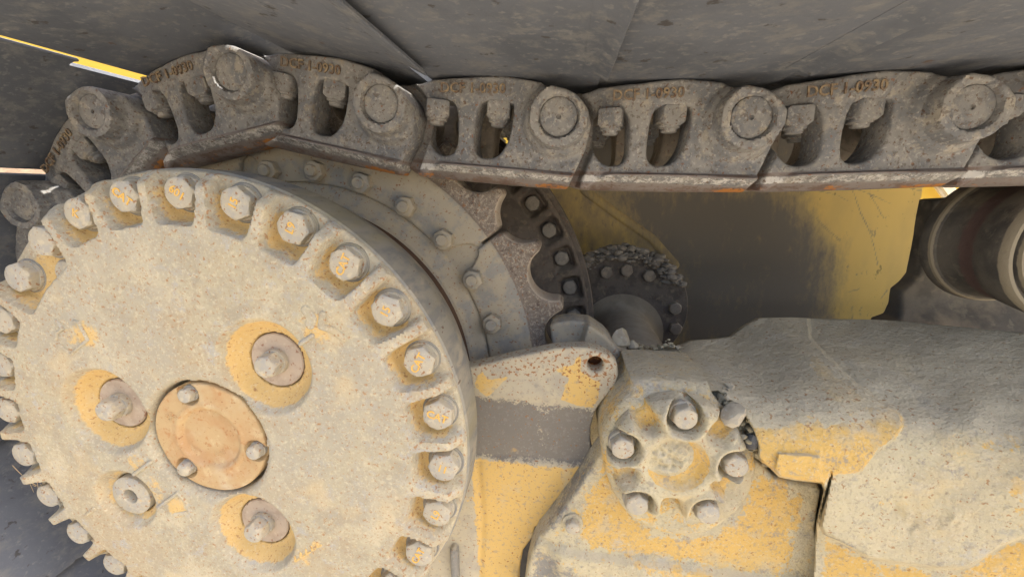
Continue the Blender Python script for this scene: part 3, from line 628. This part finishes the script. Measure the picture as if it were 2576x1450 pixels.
# ------------------------------------------------------------------ guard bracket
BD = .50
bp_ = [(1080, 935), (1186, 921.4), (1226, 913), (1286, 898), (1395, 876), (1440, 873), (1480, 874), (1510, 882), (1538, 898), (1552, 915), (1555, 945), (1547.7, 968), (1514, 1010), (1497, 1040), (1486, 1078), (1485, 1112), (1494, 1162), (1454.7, 1210), (1412, 1270), (1374.4, 1322), (1345, 1324), (1340.6, 1348), (1315, 1384), (1305, 1440), (1300, 1530), (1000, 1530), (1040, 1200)]
BP = PX(bp_, BD); HO = U(1497, 915, BD)[[0, 2]]
def region(X, Z, pts, soft, d): soft = soft*1.9; return ss((sd_poly(X, Z, PX(pts, d))+soft)/(2*soft))
def brkD(X, Z):
    f = U(1350, 1165, BD)[2]; g1 = U(1350, 1025, BD)[2]
    y = BD+.012*ss((Z-g1)/.02)*0+.004*ss((Z-f)/.008)*ss((g1-Z+.02)/.02)
    cr = PX([(1200, 1165), (1212, 1300), (1205, 1450)], BD); y = y+.003*np.exp(-(dist_line(X, Z, cr)/.006)**2)
    hl = np.hypot(X-HO[0], Z-HO[1]); y = y-.0025*np.exp(-((hl-.0145)/.004)**2)
    return y+(vnoise(X, Z, 30, 7)-.5)*.002
def brkM(X, Z):
    yl = .95*region(X, Z, [(1100, 1150), (1200, 1158), (1300, 1165), (1420, 1180), (1500, 1165), (1500, 1300), (1300, 1500), (1080, 1500)], .006, BD)
    yl = np.maximum(yl, .9*region(X, Z, [(1200, 945), (1212, 935), (1225, 955), (1275, 948), (1250, 975), (1238, 992), (1225, 1000), (1196, 975)], .003, BD))
    yl = np.maximum(yl, .9*region(X, Z, [(1450, 900), (1458, 895), (1462, 935), (1490, 950), (1508, 960), (1505, 1000), (1490, 1030), (1440, 1018), (1412, 1005), (1430, 950), (1390, 930), (1440, 915)], .003, BD))
    yl = yl*(1-.75*ss((U(1206, 1250, BD)[0]-X)/.012))
    dk = .97*region(X, Z, [(1150, 1008), (1195, 998), (1350, 1018), (1480, 1032), (1498, 1040), (1492, 1160), (1440, 1168), (1350, 1160), (1250, 1155), (1150, 1145)], .010, BD)
    dk = dk*(1-.45*region(X, Z, [(1345, 1030), (1380, 1030), (1378, 1130), (1340, 1130)], .012, BD))
    rs = .8*region(X, Z, [(1186, 921), (1395, 872), (1560, 870), (1560, 1000), (1400, 950), (1300, 950), (1190, 935)], .008, BD)
    return np.stack([yl, dk, rs], -1)
br = thing('guard_bracket', 'worn yellow and grey guard plate with a holed ear beside the hub', 'bracket', (BP[5][0], BD, BP[5][1]))
bx = np.array(BP)
def chp(name, me, par): o = obj(name, me, par); o.location = -par.location; return o
chp('plate', cast('plate', (bx[:, 0].min()-.005, bx[:, 0].max()+.005, bx[:, 1].min()-.005, bx[:, 1].max()+.005), .0021,
    lambda X, Z: smin(sd_poly(X, Z, BP), np.hypot(X-HO[0], Z-HO[1])-.0105, .001), brkD, BD+.022, .0025, m_brk, brkM, 50), br)
chp('hole_rust', lathe('hole_rust', [(.0107, BD+.003), (.0107, BD+.03), (0, BD+.03)], HO[0], HO[1], 32, m_rustedge), br)
# top flange of the bracket, leaning back, so the plate reads as a folded piece
q = U(1140, 1405, BD-.012); chp('stop_pin', cast('stop_pin', (q[0]-.012, q[0]+.012, q[2]-.05, q[2]+.02), .002, lambda X, Z: .006-dist_line(X, Z, [(q[0], q[2]+.010), (q[0]-.001, q[2]-.04)]), lambda X, Z: BD-.012+0*X, BD+.002, .005, m_frame, lambda X, Z: np.tile(np.array([0, .8, 0]), (len(X), 1))), br)
# rusty lug behind the bracket
LGD = .575
lgp = PX([(1383, 822), (1395, 812), (1438, 806), (1484, 812), (1520, 836), (1540, 858), (1552, 874), (1600, 900), (1600, 960), (1560, 1010), (1520, 1010), (1400, 950), (1395, 900), (1388, 860)], LGD); la = np.array(lgp)
lg = thing('lifting_lug', 'small rusty grey lug standing just above the holed bracket ear', 'lug', (lgp[3][0], LGD, lgp[3][1]))
chp('plate', cast('plate', (la[:, 0].min()-.005, la[:, 0].max()+.005, la[:, 1].min()-.005, la[:, 1].max()+.005), .0024, lambda X, Z: sd_poly(X, Z, lgp),
    lambda X, Z: LGD-.016*ss((X-U(1462, 840, LGD)[0]-.25*(Z-U(1462, 840, LGD)[2]))/.005)+(vnoise(X, Z, 50, 2)-.5)*.002, LGD+.04, .0025, m_spk, lambda X, Z: np.tile(np.array([0, .30, 0]), (len(X), 1)), 60), lg)
# ------------------------------------------------------------------ roller frame (upper casting as relief, lower plate, cap)
fr = thing('undercarriage_casting', 'big dusty yellow track roller frame casting with peeling paint', 'casting', (.35, .45, -.35))
CP = np.array([(1480, 868, .60), (1560, 872, .64), (1640, 874, .68), (1700, 872, .70), (1760, 850, .74), (1830, 850, .76), (1905, 800, .80), (2060, 800, .80), (2250, 806, .76), (2400, 820, .70), (2575, 836, .64), (2720, 850, .60),
    (1520, 930, .58), (1600, 930, .57), (1700, 920, .575), (1800, 925, .575), (1900, 975, .52), (2050, 930, .555), (2200, 920, .575), (2300, 930, .555), (2575, 950, .51), (2720, 950, .49),
    (1560, 1010, .545), (1700, 1010, .505), (1830, 1020, .485), (1900, 1090, .458), (2000, 1050, .468), (2100, 1060, .462), (2200, 1040, .472), (2300, 1050, .47), (2450, 1050, .458), (2575, 1080, .445), (2720, 1080, .43),
    (1560, 1150, .52), (1900, 1150, .452), (2000, 1160, .447), (2070, 1190, .446), (2200, 1170, .446), (2300, 1200, .440), (2450, 1200, .434), (2575, 1200, .425), (2720, 1200, .415),
    (2100, 1300, .440), (2300, 1330, .434), (2575, 1350, .42), (2720, 1350, .41), (1560, 1350, .47), (1800, 1400, .46), (2000, 1400, .45), (2100, 1450, .44), (2300, 1450, .433), (2575, 1450, .42), (1560, 1530, .46), (2100, 1530, .435), (2720, 1530, .40)])
CP[:, 2] = np.where((CP[:, 2] > .52) & (CP[:, 0] > 1650), .52+(CP[:, 2]-.52)*.58, CP[:, 2])
c_ = CP[:, :2]/400.
def tps(r2): return .5*r2*np.log(r2+1e-9)
A_ = tps(((c_[:, None]-c_[None])**2).sum(-1))+np.eye(len(c_))*.02
Q = np.c_[np.ones(len(c_)), c_]; Mx = np.block([[A_, Q], [Q.T, np.zeros((3, 3))]])
wt = np.linalg.solve(Mx, np.r_[CP[:, 2], 0, 0, 0])
def baseD(u, v):
    p = np.stack([u, v], -1)/400.; r2 = ((p[..., None, :]-c_)**2).sum(-1)
    return tps(r2) @ wt[:-3]+wt[-3]+p @ wt[-2:]
TOPL = np.array([(1380, 872), (1480, 868), (1560, 874), (1640, 876), (1700, 873), (1740, 856), (1800, 852), (1840, 846), (1880, 815), (1910, 799), (1990, 797), (2060, 801), (2200, 803), (2250, 806), (2400, 820), (2575, 836), (2760, 850)], float)
PLATE = [(2091.8, 1187.7), (2064.4, 1323), (2075, 1342), (2184.8, 1401), (2269, 1416), (2362, 1427), (2438, 1424), (2476, 1399), (2514.5, 1371.6), (2575, 1348), (2900, 1250), (2900, 600), (1100, 600), (1100, 1640), (2030, 1640), (2045, 1330), (2060, 1290)]
SAD = [(2030, 700), (2037, 849.6), (2070, 885), (2151, 963.7), (2205, 1005), (2244, 1024), (2265, 1044), (2270, 1073), (2252, 1099), (2201, 1137), (2182, 1162), (2160, 1186), (2120, 1190), (2091, 1192), (2070, 1215), (1958, 1197), (1900, 1148), (1700, 1300), (1400, 1300), (1400, 700)]
SPLIT = [(1805, 985), (1838, 1012), (1870, 1042), (1894, 1082), (1906, 1118), (1906, 1146), (1916, 1162), (1937, 1175), (1958, 1198), (2000, 1207), (2043, 1211), (2066, 1214), (2072, 1230), (2064, 1268), (2051, 1318), (2040, 1530), (1200, 1530), (1200, 1000), (1700, 1000)]
TAB = [(1957, 1140), (2030, 1143), (2062, 1150), (2066, 1213), (1962, 1196), (1950, 1175)]
def frD(u, v):
    d = baseD(u, v)
    pin_ = sd_poly(u, v, PLATE); sad = sd_poly(u, v, SAD); spl = sd_poly(u, v, SPLIT)
    d = d-.026*ss((pin_+4)/7)-.0075*ss((sad+3)/6)+.075*ss((spl+3)/6)
    d = d-.004*ss((sd_poly(u, v, TAB)+4)/6)
    x, z = UV(u, v, d)
    rel = np.clip((v-1000)/100, 0, 1)
    d = d+(vnoise(x, z+d, 22, 11)-.5)*.006*(1-.6*rel)+(vnoise(x, z*.3+d, 38, 14)-.5)*.0022*(1-.7*rel)+(vnoise(x, z+d, 60, 12)-.5)*.0018+(vnoise(x, z+d, 9, 13)-.5)*.010*(1-rel)
    for cu, cv, rr, hh_ in ((2290, 1310, 28, .0035), (2395, 1310, 30, -.004), (2420, 1180, 22, .002), (2250, 1280, 20, .003), (2130, 1250, 40, -.001)):
        d = d+hh_*np.exp(-((u-cu)**2+(v-cv)**2)/rr**2)*(.4+1.2*vnoise(u, v, .06, 3))
    return d
NU, NV = 330, 190
us = np.linspace(0, 1, NU); ts = np.linspace(0, 1, NV)
UU, TT = np.meshgrid(us, ts, indexing='ij')
vt = lambda u: np.interp(u, TOPL[:, 0], TOPL[:, 1])
uL = 1400+ss((TT-.10)/.10)*160; Ug = uL+(2740-uL)*UU
Vg = vt(Ug)+(1530-vt(Ug))*TT**1.05
Dg = frD(Ug, Vg); Xg, Zg = UV(Ug, Vg, Dg)
V = np.stack([Xg, Dg, Zg], -1)
back = []
for k, (dy, dz) in enumerate(((.012, -.004), (.03, -.02), (.06, -.12), (.06, -.5))):
    q = V[:, 0].copy(); q[:, 1] += dy; q[:, 2] += dz; back.append(q)
ALL = np.concatenate([np.stack(back[::-1], 1), V], 1); nn = ALL.shape[1]
Ua = np.concatenate([np.repeat(Ug[:, :1], 4, 1), Ug], 1); Va = np.concatenate([np.repeat(Vg[:, :1], 4, 1), Vg], 1)
idx = np.arange(NU*nn).reshape(NU, nn)
F = np.stack([idx[:-1, :-1], idx[:-1, 1:], idx[1:, 1:], idx[1:, :-1]], -1).reshape(-1, 4).tolist()
def reg(u, v, p, s): s = s*1.9; return ss((sd_poly(u, v, p)+s)/(2*s))
YR = [([(1905, 1080), (1960, 1078), (2030, 1085), (2055, 1050), (2070, 1075), (2160, 1062), (2240, 1030), (2266, 1044), (2270, 1073), (2252, 1099), (2201, 1137), (2182, 1162), (2160, 1186), (2091, 1190), (2072, 1215), (1958, 1197), (1915, 1160)], 12, .95),
      ([(1960, 1100), (2000, 1060), (2040, 1030), (2060, 1090), (2010, 1120)], 20, .5), ([(2030, 885), (2060, 890), (2165, 985), (2190, 1010), (2130, 1020), (2060, 985)], 14, .60), ([(2180, 1005), (2250, 1025), (2200, 1060), (2100, 1060)], 20, .45), ([(2420, 1080), (2600, 1040), (2600, 1160), (2450, 1180)], 40, .33),
      ([(2330, 1460), (2440, 1430), (2520, 1378), (2600, 1350), (2600, 1530), (2300, 1530)], 14, .66), ([(2080, 1350), (2200, 1415), (2350, 1440), (2300, 1530), (2060, 1530)], 14, .62), ([(2520, 1180), (2600, 1150), (2600, 1330), (2560, 1340)], 30, .42)]
GR = [([(2250, 945), (2310, 950), (2360, 1000), (2330, 1040), (2290, 1000)], 18, .62), ([(2100, 870), (2140, 880), (2160, 920), (2120, 925)], 16, .55), ([(2020, 880), (2060, 930), (2040, 1000), (2010, 960)], 20, .5), ([(2330, 1010), (2420, 1000), (2400, 1060), (2340, 1060)], 24, .5),
      ([(2064, 1330), (2100, 1340), (2220, 1410), (2180, 1420), (2066, 1350)], 14, .55), ([(2092, 1190), (2130, 1200), (2110, 1300), (2070, 1310)], 16, .45)]
yl = .17*ss((Va-930)/80); gk = np.zeros(Ua.shape)
for p, s, k in YR: yl = np.maximum(yl, k*reg(Ua, Va, p, s))
for p, s, k in GR: gk = np.maximum(gk, k*reg(Ua, Va, p, s))
rsd = .25+.5*reg(Ua, Va, [(1850, 980), (2250, 980), (2250, 1100), (1900, 1090)], 40)
me = mesh('upper_casting', ALL.reshape(-1, 3), F, m_frame, 60, np.stack([yl, gk, rsd], -1).reshape(-1, 3))
chp('upper_casting', me, fr)
# lower plate
LPD = .463
lpp = [(1535, 1110), (1505, 1150), (1494, 1166), (1430, 1262), (1376, 1332), (1352, 1360), (1335, 1395), (1322, 1450), (1310, 1540), (2120, 1540), (2070, 1420), (2052, 1330), (2060, 1268), (2066, 1236), (2058, 1219), (2000, 1212), (1950, 1203), (1930, 1182), (1900, 1155), (1700, 1100)]
LPP = PX(lpp, LPD); lq = np.array(LPP)
def lpD(X, Z):
    led = PX([(1250, 1342), (1480, 1378), (1650, 1400), (1819, 1424), (1980, 1450)], LPD); zl = np.interp(X, [q[0] for q in led], [q[1] for q in led])
    y = LPD-.010*ss((zl-Z)/.010)
    y = y+.012*ss((U(1420, 1350, LPD)[0]-X)/.03)*ss((zl+.01-Z)/.02)
    rt = U(1975, 1300, LPD)[0]; y = y+.005*ss((X-rt)/.02)*ss((zl-Z+.06)/.03)
    return y+(vnoise(X, Z, 40, 21)-.5)*.0022+(vnoise(X, Z, 15, 22)-.5)*.003
def lpM(X, Z):
    d = LPD; yl = .78*region(X, Z, [(1560, 1240), (1640, 1350), (1800, 1350), (1880, 1270), (1915, 1195), (1985, 1208), (1992, 1290), (1985, 1400), (1960, 1450), (1800, 1420), (1640, 1395), (1480, 1370), (1450, 1345), (1480, 1240), (1535, 1160)], .012, d)
    yl = np.maximum(yl, .55*region(X, Z, [(1500, 1170), (1560, 1290), (1500, 1350), (1400, 1340)], .014, d))
    yl = np.maximum(yl, .6*region(X, Z, [(1560, 1385), (1800, 1425), (1960, 1470), (1900, 1500), (1600, 1420)], .01, d))
    yl = np.maximum(yl, .7*region(X, Z, [(2000, 1225), (2020, 1230), (2012, 1300), (1995, 1400), (1980, 1440)], .006, d))
    dk = .6*region(X, Z, [(1322, 1350), (1400, 1375), (1500, 1410), (1480, 1480), (1300, 1530)], .02, d)
    dk = np.maximum(dk, .72*region(X, Z, [(1430, 1230), (1494, 1160), (1512, 1165), (1440, 1275), (1395, 1330), (1372, 1330)], .008, d))
    dk = np.maximum(dk, .5*region(X, Z, [(1590, 1270), (1640, 1350), (1600, 1390), (1550, 1350)], .014, d))
    dk = np.maximum(dk, .5*region(X, Z, [(1830, 1290), (1920, 1300), (1920, 1340), (1850, 1350)], .014, d))
    dk = np.maximum(dk, .55*region(X, Z, [(2040, 1215), (2070, 1215), (2060, 1330), (2020, 1500), (1985, 1500), (2015, 1330)], .012, d))
    return np.stack([np.maximum(yl, .22), dk, .3+0*X], -1)
chp('lower_plate', cast('lower_plate', (lq[:, 0].min()-.004, lq[:, 0].max()+.004, lq[:, 1].min()-.004, lq[:, 1].max()+.004), .0022, lambda X, Z: sd_poly(X, Z, LPP), lpD, LPD+.04, .005, m_frame, lpM, 50), fr)
chp('gap_shade_sheet', boxm('gap_shade_sheet', -.42, 1.4, .74, .80, -1.2, -.30, m_black), fr)  # added black sheet, so the gaps round bracket and cap read as shade
q = U(1440, 1330, LPD-.012)
fbm = hexbolt('frame_bolt', .018, .010, m_bolt, .0025); o = chp('frame_bolt', fbm, fr); o.location = Vector(q)-fr.location
wsh = lathe('washer', [(.009, .0085), (.0135, .009), (.0140, .010), (.0140, .014)], 0, 0, 36, m_frame); obj('washer', wsh, o)
q = U(1897, 983, .507); pg = lathe('pipe_plug', [(0, -.004), (.009, -.0035), (.012, -.001), (.018, 0), (.020, .002), (.021, .006)], 0, 0, 36, m_frame); o = chp('pipe_plug', pg, fr); o.location = Vector(q)-fr.location; o.rotation_euler = (R(-52), 0, R(8))
# bearing housing and cap
CD = .42; CC = U(1708, 1178, CD)[[0, 2]]
hpx = chaikin([(1588, 962), (1592, 985), (1556, 1012), (1528, 1055), (1512, 1105), (1516, 1170), (1545, 1255), (1600, 1320), (1700, 1352), (1800, 1335), (1880, 1265), (1908, 1190), (1897, 1120), (1862, 1062), (1815, 1020), (1800, 1003), (1798, 985), (1792, 975)], 1)
HPX = PX(hpx, .452); hq = np.array(HPX)
cp = thing('bearing_cap', 'round lobed bearing cap with five hex bolts and a dirt-filled centre dish', 'bearing cap', (CC[0], CD, CC[1]))
def hsM(X, Z): return np.stack([.35+0*X, .40*ss((Z-CC[1]-.045)/.02), .3+0*X], -1)
chp('housing', cast('housing', (hq[:, 0].min()-.004, hq[:, 0].max()+.004, hq[:, 1].min()-.004, hq[:, 1].max()+.004), .0021, lambda X, Z: sd_poly(X, Z, HPX), lambda X, Z: .447+.012*ss((Z-CC[1]-.06)/.02)+(vnoise(X, Z, 40, 5)-.5)*.003, .56, .014, m_frame, hsM, 60), cp)
CBP = [U(u, v, CD)[[0, 2]] for u, v in ((1728, 1060), (1568, 1136), (1604, 1280), (1785, 1302), (1858, 1182))]
CBA = [math.atan2(q[1]-CC[1], q[0]-CC[0]) for q in CBP]
PADS = [((a+b2)/2) for a, b2 in zip(CBA, [CBA[1], CBA[2]+2*math.pi, CBA[3], CBA[4], CBA[0]])]
def capS(X, Z):
    s = circ(X, Z, CC[0], CC[1], .0775)
    for k, qx in enumerate(CBP):
        an = CBA[k]; ox, oz = qx[0]+.016*math.cos(an), qx[1]+.016*math.sin(an)
        if k in (2, 3): s = smin(s, -(.0185-dist_line(X, Z, [tuple(qx), (qx[0]+.03*math.cos(an), qx[1]+.03*math.sin(an))])), .004)
    for an in (R(-91), R(-150)+0*1, R(-30)):
        p1 = (CC[0]+.068*math.cos(an), CC[1]+.068*math.sin(an)); p2 = (CC[0]+.095*math.cos(an), CC[1]+.095*math.sin(an))
        if an == R(-91): s = smin(s, -(.0125-dist_line(X, Z, [p1, p2])), .004)
    return s
def capD(X, Z):
    y = CD+.006+0*X; rc = np.hypot(X-CC[0], Z-CC[1])
    for k, qx in enumerate(CBP):
        q = np.hypot(X-qx[0], Z-qx[1]); y = y+.019*ss((.0212-q)/.0035)-.005*np.exp(-((q-.0240)/.004)**2)
    for an in PADS:
        p1 = (CC[0]+.058*math.cos(an), CC[1]+.058*math.sin(an)); p2 = (CC[0]+.085*math.cos(an), CC[1]+.085*math.sin(an))
        y = y+.016*ss((.0165-dist_line(X, Z, [p1, p2]))/.010)
    y = y+.009*np.sin(np.clip((.0345-rc)/.010, 0, 1)*np.pi/2)-.002*np.exp(-((rc-.040)/.005)**2)
    drt = ss((.030-np.hypot(X-CC[0]+.006, Z-CC[1]-.004))/.014); y = y-drt*(.003+.006*(vnoise(X, Z, 160, 6)-.4)+.004*(vnoise(X, Z, 320, 7)-.5))
    y = y+.010*ss((rc-.066)/.014)
    return y+(vnoise(X, Z, 60, 16)-.5)*.002
def capM(X, Z):
    rc = np.hypot(X-CC[0], Z-CC[1]); yl = .1+0*X
    for an in PADS:
        p1 = (CC[0]+.060*math.cos(an), CC[1]+.060*math.sin(an)); p2 = (CC[0]+.08*math.cos(an), CC[1]+.08*math.sin(an)); yl = np.maximum(yl, .72*ss((.016-dist_line(X, Z, [p1, p2]))/.008))
    yl = np.maximum(yl, .95*ss((.036-rc)/.004)*ss((np.hypot(X-CC[0]+.008, Z-CC[1]-.006)-.024)/.006))
    for qx in CBP: yl = np.maximum(yl, .4*np.exp(-((np.hypot(X-qx[0], Z-qx[1])-.018)/.003)**2))
    return np.stack([yl, .2*ss((rc-.06)/.01), .5*(rc > .036)], -1)
chp('cap', cast('cap', (CC[0]-.085, CC[0]+.085, CC[1]-.085, CC[1]+.085), .0014, capS, capD, .455, .006, m_frame, capM, 60), cp)
cbm = hexbolt('cap_bolt', .0248, .013, m_bolt, .003, wr=.0152)
for qx in CBP:
    o = obj('cap_bolt', cbm, cp, (qx[0]-CC[0], .004, qx[1]-CC[1])); o.rotation_euler = (0, random.random(), 0)
# ------------------------------------------------------------------ carrier roller at right
rx, rz = .589, -.0806
ro = thing('carrier_roller', 'dark stepped carrier roller at the right edge under the chain', 'roller', (rx, .6, rz))
def roM(V):
    y = V[:, 1]; return np.stack([np.exp(-((y-.592)/.014)**2), 0*y, 1.0*((y < .5345)|(np.abs(y-.633) < .002))], -1)
rp_ = [(.03, .652), (.0863, .651), (.0868, .649), (.0868, .640), (.0855, .633), (.081, .629), (.078, .615), (.0778, .588), (.080, .584), (.0835, .565), (.0868, .545), (.0874, .534), (.085, .5295), (.082, .5285), (.0795, .536), (.0745, .537), (.073, .5285), (.065, .526), (.001, .525)]
chp('roller_shell', lathe('roller_shell', rp_[::-1], rx, rz, 128, m_roll, 35, roM), ro)
RBD = .74
rbp = PX([(2338, 502), (2352, 499), (2400, 498), (2440, 495), (2560, 600), (2600, 860), (2200, 850), (2212, 806), (2245, 795), (2256, 770), (2262, 730), (2285, 712), (2303, 690), (2318, 620), (2330, 540)], RBD); ra = np.array(rbp)
rbk = thing('roller_bracket', 'dark tapering support bracket behind the carrier roller', 'bracket', (rbp[0][0], RBD, rbp[0][1]))
chp('plate', cast('plate', (ra[:, 0].min()-.005, ra[:, 0].max()+.005, ra[:, 1].min()-.005, ra[:, 1].max()+.005), .004, lambda X, Z: sd_poly(X, Z, rbp)+(vnoise(X, Z, 70, 3)-.5)*.0012,
    lambda X, Z: RBD+(vnoise(X, Z, 25, 4)-.5)*.008-.05*ss((U(2300, 730, RBD)[2]-Z)/.12), RBD+.02, .006, m_roll, lambda X, Z: np.stack([0*X, 0*X, .22*ss((U(2300, 720, RBD)[2]-Z)/.06)], -1), 60), rbk)
# ------------------------------------------------------------------ stones and bits
STN = [(1560, 852, .60, .021, 'largest pale stone on the frame beside the shaft'), (1592, 866, .60, .011, 'squarish pale stone right of the largest stone by the shaft'), (1597, 914, .565, .012, 'pale stone alone on the dirt left of the bearing cap top'),
       (1556, 888, .60, .009, 'small round stone below the largest stone by the shaft'), (1545, 876, .61, .006, 'tiny stone left of the small round one'), (1574, 880, .605, .005, 'tiny stone in the grit right of the small round one'),
       (1842, 1042, .440, .0165, 'pale angular rock wedged between bearing cap and frame'), (1891, 1110, .443, .010, 'dark upright stone wedged right of the bearing cap'), (1815, 1000, .470, .008, 'crumbly clod above the wedged angular rock'), (1806, 982, .485, .008, 'upper clod in the crack above the bearing cap'), (1832, 1017, .458, .006, 'little clod touching the angular rock')]
for k, (u, v, d, r, lb) in enumerate(STN):
    o = tag(obj('stone', rock_mesh('stone', r, m_stone if k != 7 else m_shoe, 50+k, .8 if k != 7 else 1.5), None, tuple(U(u, v, d))), lb, 'stone', 'stones lying on the frame')
    o.rotation_euler = (random.random(), random.random()*.5, random.random()*6)
gp = []
for k in range(330):
    u, v = rng.uniform(1530, 1700), rng.uniform(885, 935)
    if k > 290: u, v = rng.normal(1820, 9), rng.normal(1002, 18)
    d = float(frD(np.array([u]), np.array([v]))[0])-.002; gp.append((U(u, v, d), rng.uniform(.0006, .0018)*(1+2.2*rng.random()**5)))
V, F = [], []
import bmesh
bm = bmesh.new(); bmesh.ops.create_icosphere(bm, subdivisions=1, radius=1); bv = np.array([v.co[:] for v in bm.verts]); bf = [[v.index for v in f.verts] for f in bm.faces]; bm.free()
for c0, r in gp:
    o = len(V); V += (bv*(1+rng.normal(size=(len(bv), 1))*.2)*r+c0).tolist(); F += [[a+o for a in f] for f in bf]
gr = tag(obj('grit', mesh('grit', V, F, m_stone, 20)), 'loose grey grit scattered on top of the frame', 'grit'); gr['kind'] = 'stuff'
def on_frame(u, v, o=.002):
    d = float(frD(np.array([float(u)]), np.array([float(v)]))[0])-o; return U(u, v, d)
def on_frame(u, v, o=.001):
    return U(u, v, float(frD(np.array([float(u)]), np.array([float(v)]))[0])-o)
d2 = tag(obj('packed_dirt', dirt_mesh('packed_dirt', [U(u, v, d) for u, v, d in ((1800, 975, .500), (1815, 1000, .478), (1835, 1020, .466), (1862, 1062, .462), (1880, 1085, .462), (1900, 1130, .462), (1908, 1150, .461))], 260, .0012, .0052, 9, m_frame, .8)), 'crumbly soil packed in the crack right of the round bearing cap', 'dirt'); d2['kind'] = 'stuff'
d3 = tag(obj('dirt_rubble', dirt_mesh('dirt_rubble', [on_frame(u, v) for u, v in ((1560, 900), (1590, 884), (1625, 892), (1660, 882), (1700, 884))], 200, .0010, .0050, 12, m_frame, .6)), 'dusty rubble heaped on the frame beside the shaft', 'dirt'); d3['kind'] = 'stuff'
V, F = [], []
def straw(p, q, r, sag=.004):
    o = len(V); p, q = np.array(p), np.array(q); n = 6
    for i in range(n+1):
        t = i/n; c0 = p*(1-t)+q*t+np.array([0, 0, -sag*math.sin(t*3.14)])
        for k in range(4): V.append(tuple(c0+r*np.array([math.cos(k*1.571), 0, math.sin(k*1.571)])))
    for i in range(n):
        for k in range(4): F.append((o+i*4+k, o+i*4+(k+1) % 4, o+i*4+4+(k+1) % 4, o+i*4+4+k))
straw(U(32, 1170, .365), U(92, 1220, .38), .0007)
for k in range(34):
    u, v = rng.normal(118, 16), rng.normal(1215, 14); an = rng.normal(.7, .5)
    L_ = rng.uniform(10, 26); straw(U(u, v, .379+rng.normal()*.004), U(u+L_*math.cos(an), v+L_*math.sin(an), .382), .0004, .001)
st = tag(obj('straw_tuft', mesh('straw_tuft', V, F, m_straw)), 'dry straw caught behind a hub bolt at lower left', 'straw'); st['kind'] = 'stuff'
